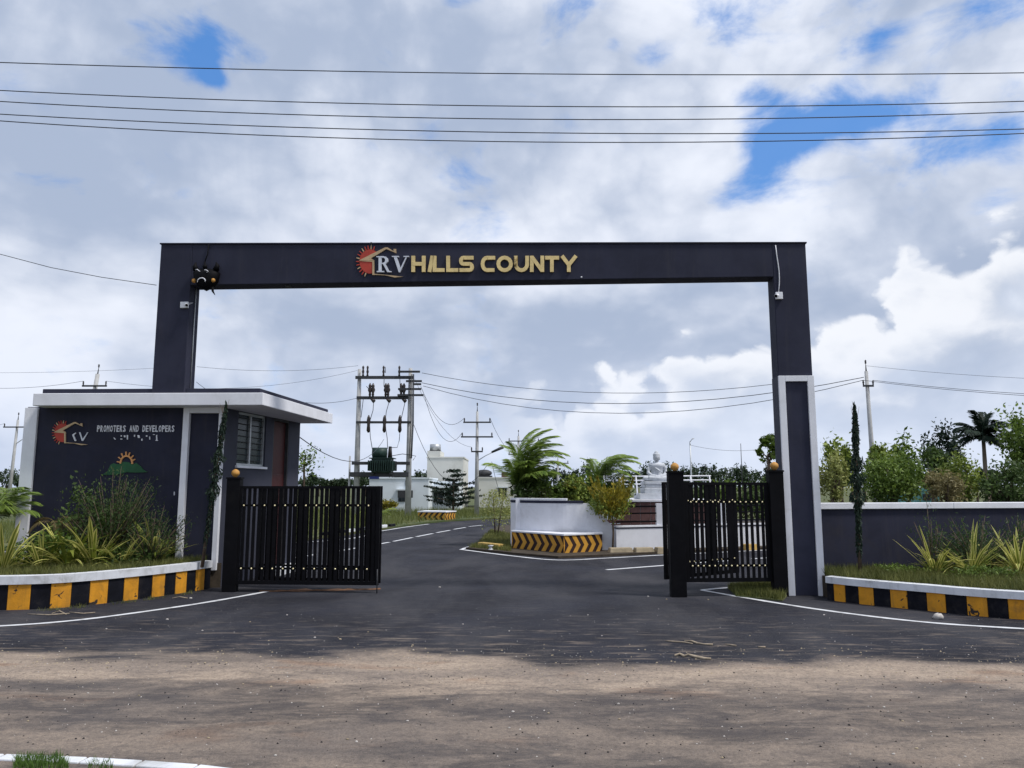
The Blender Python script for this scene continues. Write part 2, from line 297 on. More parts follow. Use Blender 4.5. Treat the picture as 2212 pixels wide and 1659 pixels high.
# ------------------------------------------------------------------ mesh helpers
class MB:
    def __init__(s): s.v = []; s.f = []; s.mi = []; s.sm = []
    def add(s, vs, fs, mi=0, sm=False):
        o = len(s.v); s.v += [tuple(p) for p in vs]; s.f += [tuple(i+o for i in f) for f in fs]; s.mi += [mi]*len(fs); s.sm += [sm]*len(fs); return s
    def hexa(s, b, t, mi=0):
        """b, t: four bottom and four top corners, same winding"""
        return s.add(list(b)+list(t), [(3, 2, 1, 0), (4, 5, 6, 7), (0, 1, 5, 4), (1, 2, 6, 5), (2, 3, 7, 6), (3, 0, 4, 7)], mi)
    def box(s, x0, x1, y0, y1, z0, z1, mi=0):
        return s.hexa([(x0, y0, z0), (x1, y0, z0), (x1, y1, z0), (x0, y1, z0)], [(x0, y0, z1), (x1, y0, z1), (x1, y1, z1), (x0, y1, z1)], mi)
    def bar(s, A, B, wd, th, z0, z1, mi=0):
        """upright slab standing on the line A-B (xy), from -th/2 to th/2 across"""
        A = Vector((A[0], A[1])); B = Vector((B[0], B[1])); d = (B-A).normalized(); n = Vector((-d.y, d.x))*th/2
        q = [A-n, B-n, B+n, A+n]
        return s.hexa([(p.x, p.y, z0) for p in q], [(p.x, p.y, z1) for p in q], mi)
    def prism(s, poly, z0, z1, mi=0):
        n = len(poly)
        vs = [(p[0], p[1], z0) for p in poly]+[(p[0], p[1], z1) for p in poly]
        return s.add(vs, [tuple(reversed(range(n))), tuple(range(n, 2*n))]+[(i, (i+1) % n, n+(i+1) % n, n+i) for i in range(n)], mi)
    def plate(s, pts, nrm, th, mi=0):
        """polygon (3d points) extruded along nrm by th"""
        n = len(pts); nrm = Vector(nrm)*th
        vs = [Vector(p) for p in pts]+[Vector(p)+nrm for p in pts]
        return s.add(vs, [tuple(reversed(range(n))), tuple(range(n, 2*n))]+[(i, (i+1) % n, n+(i+1) % n, n+i) for i in range(n)], mi)
    def tube(s, pts, r, n=6, mi=0, cap=True, sm=True):
        pts = [Vector(p) for p in pts]; rs = r if isinstance(r, (list, tuple)) else [r]*len(pts)
        vs = []; fs = []
        for i, p in enumerate(pts):
            d = (pts[min(i+1, len(pts)-1)]-pts[max(i-1, 0)]).normalized()
            a = d.cross(Vector((0, 0, 1)) if abs(d.z) < .9 else Vector((1, 0, 0))).normalized(); b = d.cross(a)
            for k in range(n):
                th = 2*math.pi*k/n; vs.append(p+(a*math.cos(th)+b*math.sin(th))*rs[i])
        for i in range(len(pts)-1):
            for k in range(n):
                fs.append((i*n+k, i*n+(k+1) % n, (i+1)*n+(k+1) % n, (i+1)*n+k))
        if cap: fs += [tuple(reversed(range(n))), tuple(range((len(pts)-1)*n, len(pts)*n))]
        return s.add(vs, fs, mi, sm)
    def lathe(s, prof, c=(0, 0, 0), n=12, mi=0, sm=True, sx=1, sy=1):
        vs = []; fs = []
        for r, z in prof:
            for k in range(n):
                th = 2*math.pi*k/n; vs.append((c[0]+r*math.cos(th)*sx, c[1]+r*math.sin(th)*sy, c[2]+z))
        for i in range(len(prof)-1):
            for k in range(n): fs.append((i*n+k, i*n+(k+1) % n, (i+1)*n+(k+1) % n, (i+1)*n+k))
        fs += [tuple(reversed(range(n))), tuple(range((len(prof)-1)*n, len(prof)*n))]
        return s.add(vs, fs, mi, sm)
    def ball(s, c, r, n=10, mi=0, sz=None, M=None):
        r = r if isinstance(r, (tuple, list)) else (r, r, r); vs = []; fs = []; m = max(5, n//2+1)
        for i in range(m+1):
            ph = math.pi*i/m
            for k in range(n):
                th = 2*math.pi*k/n; q = Vector((r[0]*math.sin(ph)*math.cos(th), r[1]*math.sin(ph)*math.sin(th), -r[2]*math.cos(ph)))
                if M is not None: q = M @ q
                vs.append(Vector(c)+q)
        for i in range(m):
            for k in range(n): fs.append((i*n+k, i*n+(k+1) % n, (i+1)*n+(k+1) % n, (i+1)*n+k))
        return s.add(vs, fs, mi, True)
    def mesh(s, name, mats, off=(0, 0, 0)):
        me = bpy.data.meshes.new(name); o = Vector(off)
        me.from_pydata([tuple(Vector(p)-o) for p in s.v], [], s.f)
        for m in (mats if isinstance(mats, (list, tuple)) else [mats]): me.materials.append(m)
        me.polygons.foreach_set('material_index', s.mi); me.polygons.foreach_set('use_smooth', s.sm)
        me.update(); return me

def wloc(o):
    p = Vector((0, 0, 0))
    while o is not None: p += Vector(o.location); o = o.parent
    return p
def tag(o, label=None, cat=None, group=None, kind=None):
    if label: o['label'] = label
    if cat: o['category'] = cat
    if group: o['group'] = group
    if kind: o['kind'] = kind
    return o
def thing(name, loc, label, cat, group=None):
    o = bpy.data.objects.new(name, None); o.empty_display_size = .2; COL.objects.link(o); o.location = loc
    return tag(o, label, cat, group)
def part(name, mb, mats, parent, label=None, bevel=0.0, kind=None):
    """mb holds world coordinates; the object sits at its parent's origin"""
    me = mb.mesh(name, mats, wloc(parent)); o = bpy.data.objects.new(name, me); COL.objects.link(o); o.parent = parent
    if bevel:
        b = o.modifiers.new('bevel', 'BEVEL'); b.width = bevel; b.segments = 2; b.limit_method = 'ANGLE'
    if label: o['label'] = label
    if kind: o['kind'] = kind
    return o
def solo(name, mb, mats, loc, label, cat, group=None, kind=None, bevel=0.0):
    me = mb.mesh(name, mats, loc); o = bpy.data.objects.new(name, me); COL.objects.link(o); o.location = loc
    if bevel:
        b = o.modifiers.new('bevel', 'BEVEL'); b.width = bevel; b.segments = 2; b.limit_method = 'ANGLE'
    return tag(o, label, cat, group, kind)
def structure(name, mb, mats):
    me = mb.mesh(name, mats); o = bpy.data.objects.new(name, me); COL.objects.link(o); o['kind'] = 'structure'; return o
def inst(name, me, parent, loc=(0, 0, 0), rot=(0, 0, 0), scale=(1, 1, 1)):
    o = bpy.data.objects.new(name, me); COL.objects.link(o); o.parent = parent; o.location = loc; o.rotation_euler = rot; o.scale = scale
    return o
def npmesh(name, verts, faces_n, mats):
    """verts (n*k,3) laid out k corners per face"""
    k = faces_n; n = len(verts)//k; me = bpy.data.meshes.new(name)
    me.vertices.add(len(verts)); me.vertices.foreach_set('co', np.ascontiguousarray(verts, np.float32).ravel())
    me.loops.add(n*k); me.loops.foreach_set('vertex_index', np.arange(n*k, dtype=np.int32))
    me.polygons.add(n); me.polygons.foreach_set('loop_start', np.arange(0, n*k, k, dtype=np.int32)); me.polygons.foreach_set('loop_total', np.full(n, k, np.int32))
    for m in (mats if isinstance(mats, (list, tuple)) else [mats]): me.materials.append(m)
    me.update(); return me
def npobj(name, verts, k, m, parent=None, loc=None):
    off = np.array(wloc(parent) if parent is not None else (loc or (0, 0, 0)))
    me = npmesh(name, verts-off, k, m); o = bpy.data.objects.new(name, me); COL.objects.link(o)
    if parent is not None: o.parent = parent
    elif loc is not None: o.location = loc
    return o

def leaf_quads(P, size, rng, aspect=2.0, up=.3, dirs=None, jitter=.5):
    """rhombic leaves at points P"""
    n = len(P); size = size*(1+jitter*(rng.random(n)-.5)*2)
    d = rng.normal(size=(n, 3)) if dirs is None else dirs+rng.normal(size=(n, 3))*.35
    d /= np.linalg.norm(d, axis=1)[:, None]+1e-9
    nr = rng.normal(size=(n, 3)); nr[:, 2] += up*3
    s = np.cross(d, nr); s /= np.linalg.norm(s, axis=1)[:, None]+1e-9
    L = size[:, None]; Wd = L/aspect
    a = P-d*L*.5; c = P+d*L*.5; b = P+s*Wd*.5; e = P-s*Wd*.5
    return np.stack([a, b, c, e], 1).reshape(-1, 3)
def crown_points(n, c, r, rng, clumps=26, spread=.24, hollow=.45, flat=1.0):
    """points gathered in clumps through an ellipsoid"""
    c = np.array(c); r = np.array(r)
    q = rng.normal(size=(clumps, 3)); q /= np.linalg.norm(q, axis=1)[:, None]
    q *= (hollow+(1-hollow)*rng.random(clumps)**.6)[:, None]
    w_ = rng.random(clumps)**1.2+.3; idx = rng.choice(clumps, n, p=w_/w_.sum())
    g = rng.normal(size=(n, 3))*spread*(.55+.8*rng.random(clumps))[idx][:, None]
    p = q[idx]+g*np.array([1, 1, flat])
    return c+p*r, c+q*r

# ------------------------------------------------------------------ ground, roads, lines
def sheet(name, polys, z, m):
    mb = MB()
    for p in polys: mb.add([(q[0], q[1], z) for q in p], [tuple(range(len(p)))])
    return structure(name, mb, m)
sheet('ground', [[(-2500, -300), (2500, -300), (2500, 4000), (-2500, 4000)]], 0.0, FIELD)
sheet('road', [[(-90, 3.2), (90, 3.2), (90, 10.6), (-90, 10.6)]], .008, ASPH)
sheet('entrance_road', [[(-40, 10.6), (45, 10.6), (45, 48.5), (-40, 48.5)]], .008, ASPH)

def ribbon(mb, pts, wd, z, seg=6):
    """painted strip along a smoothed xy polyline"""
    P = [Vector((p[0], p[1])) for p in pts]
    if len(P) > 2:
        Q = []
        for i in range(len(P)-1):
            p0, p1, p2, p3 = P[max(i-1, 0)], P[i], P[i+1], P[min(i+2, len(P)-1)]
            for k in range(seg):
                t = k/seg; Q.append(.5*((2*p1)+(p2-p0)*t+(2*p0-5*p1+4*p2-p3)*t*t+(3*p1-p0-3*p2+p3)*t**3))
        Q.append(P[-1]); P = Q
    vs = []
    for i, p in enumerate(P):
        d = (P[min(i+1, len(P)-1)]-P[max(i-1, 0)]).normalized(); n = Vector((-d.y, d.x))
        k = 1+.12*math.sin(i*1.7)+.08*math.sin(i*4.1)
        vs += [(p.x-n.x*wd*.5*k, p.y-n.y*wd*.5*k, z), (p.x+n.x*wd*.5*k, p.y+n.y*wd*.5*k, z)]
    mb.add(vs, [(2*i, 2*i+2, 2*i+3, 2*i+1) for i in range(len(P)-1)])
    return P
def G2(*pts): return [gp(x, y) for x, y in pts]
mb = MB(); ribbon(mb, G2((-420, 1362), (-200, 1360), (0, 1354), (160, 1342), (310, 1323), (450, 1302), (578, 1279)), .11, .014); structure('painted_edge_line', mb, LINEW)
mb = MB()
ribbon(mb, G2((1516, 1276), (1600, 1291), (1775, 1319), (1990, 1345), (2212, 1360))+G2((2400, 1369), (2650, 1374), (3060, 1378)), .11, .014)
ribbon(mb, G2((1516, 1276), (1580, 1271), (1645, 1268)), .10, .018); structure('painted_edge_line', mb, LINEW)
mb = MB()
ribbon(mb, G2((1026, 1178), (1010, 1183), (996, 1188)), .13, .014)
ribbon(mb, G2((996, 1188), (1106, 1202), (1204, 1211), (1308, 1207), (1434, 1200), (1560, 1194), (1700, 1187)), .13, .018); structure('painted_edge_line', mb, LINEW)
mb = MB(); ribbon(mb, [(-22, 21.5)]+G2((641, 1173), (820, 1148), (870, 1140), (926, 1132.5)), .14, .014); structure('painted_edge_line', mb, LINEW)
mb = MB()
for a, b in [((804, 1178.5), (841, 1172)), ((850, 1170.2), (891, 1161.8)), ((899.5, 1160), (935, 1153)), ((942.5, 1151.4), (972, 1146)), ((980, 1144), (1005.5, 1139.8)), ((1013, 1138), (1041, 1135)), ((720, 1193), (770, 1184.5)), ((610, 1210), (680, 1199)),
             ((1310, 1232), (1440, 1222)), ((1500, 1217), (1575, 1212)), ((1625, 1208), (1700, 1203))]:
    ribbon(mb, G2(a, b), .13, .014)
structure('painted_centre_dashes', mb, LINEW)

# grass verges and islands (raised)
def lawn(name, poly, z, m=FIELD):
    mb = MB(); mb.prism(poly, -.02, z); return structure(name, mb, m)
edge = [gp(641, 1171.5), gp(820, 1146.5), gp(870, 1138.5), gp(926, 1131), gp(969, 1127), gp(1060, 1122), gp(1250, 1119), gp(2300, 1119)]
lawn('grass_verge', [(e.x, e.y) for e in edge]+[(60, 240), (-90, 240), (-90, 21.5), (-22, 22.2)], .10)
isl = [gp(1030, 1180.5), gp(1006, 1187.5), gp(1106, 1198.5), gp(1206, 1207), gp(1308, 1203), gp(1434, 1196.5), gp(1560, 1191), gp(1700, 1184.5)]
lawn('grass_island', [(e.x, e.y) for e in isl]+[(34, 24.4), (34, 45), (gp(1150, 1130).x, gp(1150, 1130).y), (gp(1075, 1140).x, gp(1075, 1140).y), (gp(1046, 1160).x, gp(1046, 1160).y)], .07, SOIL)
gl = [gp(1590, 1290), gp(1572, 1272), gp(1600, 1267), gp(1668, 1264), gp(1700, 1290), gp(1690, 1300)]
lawn('grass_patch', [(e.x, e.y) for e in gl], .03)
# low kerb at the near left corner of the public road
kp = [gp(-60, 1639), gp(0, 1640), gp(180, 1647), gp(300, 1654), gp(420, 1663), gp(520, 1675)]
kr = thing('road_kerb', kp[0], 'worn white painted kerb beside the dusty road with grass tufts growing over it', 'kerb')
for i in range(len(kp)-1):
    a, b = kp[i], kp[i+1]; d = (b-a).normalized(); n = Vector((-d.y, d.x, 0))*.055; a2 = a+d*.008; b2 = b-d*.008
    m_ = MB(); m_.hexa([a2-n, b2-n, b2+n, a2+n], [q+Vector((0, 0, .022)) for q in (a2-n, b2-n, b2+n, a2+n)]); part('kerb_stone', m_, WHITEK, kr, bevel=.008)

# ------------------------------------------------------------------ entrance arch
YL, YR = 15.2, 14.45                       # depth of the front face, left and right end
def arch_pt(x, y): return onpl(x, y, AF, BF)
_l, _r = at(348, 528, YL), at(1740, 526, YR)
AF, BF = (_l.x, _l.y), (_r.x, _r.y)
AD = Vector((BF[0]-AF[0], BF[1]-AF[1], 0)).normalized(); AN = Vector((-AD.y, AD.x, 0))    # AN points away from the camera
def S(x, y):                                # distance along the front and height
    p = arch_pt(x, y); return (p-Vector((AF[0], AF[1], 0))).dot(AD), p.z
def AP(s, z, d=0.0): return Vector((AF[0], AF[1], 0))+AD*s+AN*d+Vector((0, 0, z))
def abox(mb, s0, s1, z0, z1, d0, d1, mi=0, z0b=None, z1b=None):
    z0b = z0 if z0b is None else z0b; z1b = z1 if z1b is None else z1b
    return mb.hexa([AP(s0, z0, d0), AP(s1, z0b, d0), AP(s1, z0b, d1), AP(s0, z0, d1)], [AP(s0, z1, d0), AP(s1, z1b, d0), AP(s1, z1b, d1), AP(s0, z1, d1)], mi)
ztl, ztr = _l.z, _r.z
sLi = S(411, 618)[0]; sR0 = S(1671, 600)[0]; sR1 = S(1740, 526)[0]
zbl, zbr = S(430, 615)[1], S(1660, 597.5)[1]
DEP = .42
arch = thing('entrance_arch', AP(0, 0), 'tall dark navy entrance arch spanning the driveway with gold and silver sign letters', 'gate arch')
def lerp(a, b, t): return a+(b-a)*t
def ztop(s): return lerp(ztl, ztr, s/sR1)
mb = MB(); abox(mb, 0, sLi, 3.86, ztl, 0, DEP, z1b=ztop(sLi)); part('pillar', mb, NAVY, arch, bevel=.012)
mb = MB(); abox(mb, sR0, sR1, 0, ztop(sR0), 0, DEP, z1b=ztr); part('pillar', mb, NAVY, arch, bevel=.012)
mb = MB(); abox(mb, sLi, sR0, zbl, ztop(sLi), .003, DEP-.003, z0b=zbr, z1b=ztop(sR0)); beam = part('beam', mb, NAVY, arch, bevel=.01)
mb = MB(); abox(mb, -.02, sR1+.02, ztl+.002, ztl+.028, -.02, DEP+.02, z0b=ztr+.002, z1b=ztr+.028); part('top_capping', mb, NAVY2, arch)
# white frame on the lower right pillar
zf = S(1720, 812)[1]; fw = .115
mb = MB(); abox(mb, sR0-.01, sR0+fw, .0, zf, -.045, .0); part('frame_strip', mb, WHITE, arch, bevel=.006)
mb = MB(); abox(mb, sR1-fw, sR1+.01, .0, zf, -.045, .0); part('frame_strip', mb, WHITE, arch, bevel=.006)
mb = MB(); abox(mb, sR0+fw+.001, sR1-fw-.001, zf-.11, zf, -.045, .0); part('frame_strip', mb, WHITE, arch, bevel=.006)
mb = MB(); abox(mb, sR0-.005, sR0+.0, .0, zf, .001, DEP); part('pillar_side_panel', mb, GREYW, arch)
# thin conduit on the left pillar and small fittings
mb = MB(); mb.tube([AP(sLi+.012, 3.9, DEP*.55), AP(sLi+.012, zbl, DEP*.55)], .011, 6); part('conduit', mb, STEEL, arch)
mb = MB(); q = S(617, 624); mb.box(*(lambda p: (p.x-.05, p.x+.06, p.y, p.y+.07, zbl-.045, zbl+.03))(AP(q[0], 0, .1))); part('light_fitting', mb, STEELD, arch)
mb = MB(); mb.ball(AP(*S(1256, 599), -.01), .018, 8); part('bolt_cap', mb, WHITE, beam)

# ---- sign on the beam
DS = -.035
def splate(pts, d0=-.03, d1=None, conv=None):
    """pts on photo grid, on the beam's front"""
    m = MB(); P = [AP(*S(x, y), d0) for x, y in pts]; m.plate(P, AN, -d0-.004 if d1 is None else d1); return m
def stroke(mb, pts, wd, P, th=.03, close=False):
    """thick polyline with mitred corners in 2d, mapped through P(x,y)->3d front point"""
    n = len(pts); L = []; R = []
    V = [Vector(p) for p in pts]
    for i in range(n):
        if close: d0 = (V[i]-V[i-1]).normalized(); d1 = (V[(i+1) % n]-V[i]).normalized()
        else:
            d0 = (V[i]-V[max(i-1, 0)]); d1 = (V[min(i+1, n-1)]-V[i])
            d0 = d0.normalized() if d0.length else d1.normalized(); d1 = d1.normalized() if d1.length else d0
        nb = Vector((-d0.y-d1.y, d0.x+d1.x)); nb = nb.normalized() if nb.length > 1e-6 else Vector((-d1.y, d1.x))
        k = 1/max(.45, abs(nb.dot(Vector((-d1.y, d1.x))))); L.append(V[i]+nb*wd/2*k); R.append(V[i]-nb*wd/2*k)
    m = n if close else n-1
    for i in range(m):
        j = (i+1) % n
        q = [L[i], L[j], R[j], R[i]]
        mb.plate([P(p.x, p.y) for p in q], P.nrm, th)
class Mapper:
    def __init__(s, f, nrm): s.f = f; s.nrm = nrm
    def __call__(s, x, y): return s.f(x, y)
# gold letters: x0, x1 on the photo grid; strokes in a unit box (y down)
def zx(z): return (1350+z*1050/2212)/1.8517
def zy(z): return (940+z*220/463)/1.8517
def arc(cx, cy, rx, ry, a0, a1, n=6): return [(cx+rx*math.cos(math.radians(a0+(a1-a0)*i/n)), cy+ry*math.sin(math.radians(a0+(a1-a0)*i/n))) for i in range(n+1)]
GL = [('H', 627, 743, [[(.12, 0), (.12, 1)], [(.88, 0), (.88, 1)], [(.12, .5), (.88, .5)]]),
      ('I', 765, 812, [[(.80, 0), (.25, 1)]]),
      ('L', 806, 905, [[(.14, 0), (.14, .88), (1.0, .88)]]),
      ('L', 920, 1020, [[(.14, 0), (.14, .88), (1.0, .88)]]),
      ('S', 1027, 1148, [[(1, .12), (.3, .12)]+arc(.3, .31, .18, .19, -90, -270)+[(.72, .5)]+arc(.72, .69, .18, .19, -90, 90)+[(0.02, .88)]]),
      ('C', 1212, 1330, [[(1, .12), (.42, .12)]+arc(.42, .5, .32, .38, -90, -270, 8)+[(.95, .88)]]),
      ('O', 1343, 1476, [arc(.5, .5, .40, .39, 0, 360, 16)[:-1]]),
      ('U', 1490, 1612, [[(.11, 0), (.11, .55)]+arc(.5, .52, .39, .37, 180, 0, 8)+[(.89, 0)]]),
      ('N', 1624, 1740, [[(.12, 1), (.12, 0)], [(.12, .06), (.88, .94)], [(.88, 1), (.88, 0)]]),
      ('T', 1750, 1868, [[(0, .12), (1, .12)], [(.48, .2), (.48, 1)]]),
      ('Y', 1880, 2018, [[(.08, 0), (.5, .56)], [(.94, 0), (.5, .56)], [(.5, .5), (.5, 1)]])]
for ch, x0, x1, st in GL:
    m = MB(); y0, y1 = 180, 316
    for i, pl_ in enumerate(st):
        P = Mapper(lambda x, y, i=i: AP(*S(zx(x), zy(y)), -.045-.002*i), AN)
        pts = [(x0+a*(x1-x0), y0+b*(y1-y0)) for a, b in pl_]
        stroke(m, pts, 31, P, .042+.002*i, close=(ch == 'O'))
    part('letter', m, GOLD, beam)
# silver serif R V
def letter_poly(polys, m_, name='letter'):
    m = MB()
    for i, pl_ in enumerate(polys):
        m.plate([AP(*S(zx(x), zy(y)), -.045-.002*i) for x, y in pl_], AN, .042+.002*i)
    return part(name, m, m_, beam)
letter_poly([[(350, 190), (368, 190), (376, 190), (376, 308), (350, 308)], [(332, 184), (395, 184), (395, 192), (332, 192)], [(335, 308), (398, 308), (398, 318), (335, 318)],
             [(376, 186), (412, 188), (430, 204), (430, 228), (412, 246), (376, 250), (376, 241), (398, 237), (405, 226), (405, 208), (396, 197), (376, 195)],
             [(385, 246), (408, 246), (440, 308), (458, 310), (458, 318), (424, 318)]], SILVER)
letter_poly([[(476, 186), (502, 186), (537, 288), (531, 318), (520, 318)], [(580, 188), (590, 188), (531, 318), (528, 296)], [(462, 182), (520, 182), (520, 190), (462, 190)], [(560, 182), (606, 182), (606, 190), (560, 190)]], SILVER)
# sun disc, rays, house outline
cxs, cys, rs = 275, 225, 104
def sun_logo(mapf, nrm, parent, cx, cy, r, names=('sun_disc', 'sun_ray', 'roof_line', 'wall_line', 'base_line')):
    m = MB(); pts = arc(cx, cy, r*.84, r*.98, 90, 312, 22)+[(cx+r*.10, cy-r*.28), (cx+r*.26, cy-r*.12), (cx+r*.26, cy+r*.95)]
    m.plate([mapf(x, y, -.02) for x, y in pts], nrm, .018); part(names[0], m, REDS, parent)
    for k in range(14):
        a = math.radians(112+k*13.6); m = MB(); ca, sa = math.cos(a), math.sin(a); wv = r*.055
        x0, y0, x1, y1 = cx+ca*r*.86, cy+sa*r*1.0, cx+ca*r*1.13, cy+sa*r*1.30
        m.plate([mapf(x0-sa*wv, y0+ca*wv, -.018), mapf(x0+sa*wv, y0-ca*wv, -.018), mapf(x1+sa*wv*.6, y1-ca*wv*.6, -.018), mapf(x1-sa*wv*.6, y1+ca*wv*.6, -.018)], nrm, .016); part(names[1], m, REDS if k % 3 else BRASS, parent)
    m = MB(); m.plate([mapf(*p, -.03) for p in [(cx-r*.88, cy-r*.04), (cx-r*.80, cy-r*.12), (cx+r*1.22, cy-r*1.12), (cx+r*1.44, cy-r*1.13), (cx+r*1.92, cy-r*.82), (cx+r*1.92, cy-r*1.0), (cx+r*2.12, cy-r*1.0), (cx+r*2.14, cy-r*.66), (cx+r*1.34, cy-r*1.0), (cx+r*.08, cy-r*.24), (cx+r*.34, cy-r*.10), (cx-r*.1, cy-r*.10)]], nrm, .026); part(names[2], m, BRASS, parent)
    m = MB(); m.plate([mapf(*p, -.028) for p in [(cx-r*.84, cy-r*.02), (cx-r*.1, cy-r*.095), (cx+r*.36, cy-r*.09), (cx+r*.36, cy+r*1.1), (cx+r*.20, cy+r*1.1), (cx+r*.20, cy+r*.04), (cx-r*.1, cy+.02*r)]], nrm, .024); part(names[3], m, BRASS, parent)
    m = MB(); m.plate([mapf(*p, -.026) for p in [(cx+r*.362, cy+r*1.0), (cx+r*1.5, cy+r*1.10), (cx+r*2.7, cy+r*1.24), (cx+r*2.0, cy+r*1.30), (cx+r*1.2, cy+r*1.12), (cx+r*.362, cy+r*1.09)]], nrm, .022); part(names[4], m, BRASS, parent)
sun_logo(lambda x, y, d: AP(*S(zx(x), zy(y)), d), AN, beam, cxs, cys, rs)
mb = MB(); p0 = AP(*S(zx(285), zy(82)), -.01); mb.tube([p0-Vector((0, 0, .1)), p0+Vector((0, 0, .03))], .01); mb.ball(p0+Vector((0, 0, .03)), .025); part('spike', mb, STEELD, beam)

# ---- horned guardian mask on a cord
def z8(x, y): return ((600+x/4.424)/1.8517, (940+y/4.424)/1.8517)
def M8(x, y, d): return AP(*S(*z8(x, y)), d)
mask = thing('hanging_mask', M8(1020, 1000, -.15), 'black horned ward-off mask hanging by a cord from the arch corner', 'mask')
m = MB(); bm_pts = [(790, 690), (830, 640), (900, 615), (1020, 600), (1140, 615), (1215, 640), (1255, 690), (1235, 770), (1215, 850), (1150, 930), (1080, 965), (1010, 1000), (940, 965), (880, 935), (815, 850), (805, 770)]
ring0 = [M8(x, y, -.02) for x, y in bm_pts]; ring1 = [M8(1020+(x-1020)*.9, 790+(y-790)*.9, -.13) for x, y in bm_pts]; ring2 = [M8(1020+(x-1020)*.5, 790+(y-790)*.5, -.2) for x, y in bm_pts]
nn = len(bm_pts); m.add(ring0+ring1+ring2+[M8(1020, 790, -.22)], [(i, (i+1) % nn, nn+(i+1) % nn, nn+i) for i in range(nn)]+[(nn+i, nn+(i+1) % nn, 2*nn+(i+1) % nn, 2*nn+i) for i in range(nn)]+[(2*nn+i, 2*nn+(i+1) % nn, 3*nn) for i in range(nn)]+[tuple(range(nn-1, -1, -1))], 0, True)
part('face', m, BLACKM, mask)
for pts in ([(850, 640), (830, 580), (850, 505)], [(1200, 640), (1225, 570), (1205, 500)]):
    m = MB(); m.tube([M8(x, y, -.09) for x, y in pts], [.065, .05, .008], 8); part('horn', m, BLACKM, mask)
for pts in ([(895, 668), (925, 660), (945, 680), (970, 697)], [(1050, 668), (1090, 676), (1118, 700), (1085, 712)]):
    m = MB(); m.tube([M8(x, y, -.215) for x, y in pts], .008, 5); part('eye', m, WHITE, mask)
for pts in ([(925, 890), (935, 850), (965, 822), (1010, 812), (1045, 822), (1068, 852), (1062, 880)],):
    m = MB(); m.tube([M8(x, y, -.225) for x, y in pts], .011, 5); part('moustache', m, WHITE, mask)
for x, y in ((833, 840), (1167, 832)):
    m = MB(); m.ball(M8(x, y, -.13), .046, 10); part('ear_ball', m, ORANGEF, mask)
m = MB(); m.ball(M8(1020, 590, -.12), .05, 10); m.tube([M8(1020, 590, -.12), M8(1000, 500, -.08)], .02, 6); part('topknot', m, BLACKM, mask)
m = MB(); m.tube([M8(1140, 950, -.1), M8(1150, 1020, -.1), M8(1190, 1085, -.1)], [.03, .022, .005], 6); part('tassel', m, BLACKM, mask)
m = MB(); m.tube([M8(1000, 500, -.08), M8(1030, 350, -.03), M8(1050, 170, -.025)], .011, 6); part('cord', m, BLACKM, mask)

# ---- cameras on the pillars
def sec_cam(x0, x1, y0, y1, side, label):
    c = AP(*S((x0+x1)/2, (y0+y1)/2), 0); r = thing('security_camera', c, label, 'camera')
    s0, z1 = S(x0, y0); s1, z0 = S(x1, y1)
    m = MB(); abox(m, s0, s1, z0, z1, -.05, -.002); part('junction_box', m, WHITE, r, bevel=.008)
    ex = s1 if side > 0 else s0; zc = (z0+z1)/2
    a = AP(ex-.03*side, zc+.0, -.06); b = AP(ex+.03*side, zc-.035, -.16)
    m = MB(); m.tube([a, b], .034, 10); body = part('camera_body', m, WHITE, r)
    m = MB(); m.tube([b, b+(b-a).normalized()*.012], .028, 10); part('lens', m, BLACKM, body)
    return r, s0, s1, z0, z1
r, s0, s1, z0, z1 = sec_cam(391.8, 408, 653, 666, 1, 'white box security camera on the left pillar below the hanging mask')
m = MB(); m.tube([AP(s1-.02, z1-.03, -.02), AP(s1+.1, z1-.02, -.03), AP(sLi-.005, z1-.05, -.012)], .006, 5); part('cable', m, WHITE, r)
r, s0, s1, z0, z1 = sec_cam(1674, 1690, 632, 647, -1, 'white box security camera on the right pillar with a cable running up to the beam')
m = MB(); a = S(1677.5, 528); sm_ = (s0+s1)/2; m.tube([AP(lerp(sm_, a[0], t_)+.025*math.sin(t_*4.5), lerp(z1, a[1]-.02, t_), -.012) for t_ in (0, .15, .3, .45, .6, .8, 1.0)], .010, 6); part('cable', m, WHITE, r)

# ------------------------------------------------------------------ guardhouse
WY = 15.62; FYL = 15.08
gxl = at(62, 862, WY).x; gxr = at(485, 900, WY).x
WR0 = Vector((gxr, WY, 0)); WR1 = Vector((-5.42, 19.4, 0))
zft = at(565, 848, FYL).z; zfb = at(565, 875, FYL).z
gh = thing('guardhouse', (gxl, WY, 0), 'dark flat-roofed guardhouse with white fascia and logo wall beside the driveway', 'guardhouse')
bk = 19.4
inset = .2
# walls: front, right (with window and door openings filled in behind), back, left
mb = MB(); mb.hexa([(gxl, WY, 0), (gxr-.001, WY, 0), (gxr-.001, WY+inset, 0), (gxl, WY+inset, 0)], [(gxl, WY, zfb+.02), (gxr-.001, WY, zfb+.02), (gxr-.001, WY+inset, zfb+.02), (gxl, WY+inset, zfb+.02)]); fwall = part('front_wall', mb, NAVY2, gh, label='navy front wall carrying the logos')
RD = (WR1-WR0).normalized(); RN = Vector((RD.y, -RD.x, 0)); RL = (WR1-WR0).length          # RN faces right (outwards)
def RP(s, z, d=0.0): return WR0+RD*s+RN*d+Vector((0, 0, z))
def rs_(x, y):
    p = onpl(x, y, WR0, WR1); return (p-WR0).dot(RD), p.z
def rbox(mb, s0, s1, z0, z1, d0, d1, mi=0):
    return mb.hexa([RP(s0, z0, d1), RP(s1, z0, d1), RP(s1, z0, d0), RP(s0, z0, d0)], [RP(s0, z1, d1), RP(s1, z1, d1), RP(s1, z1, d0), RP(s0, z1, d0)], mi)
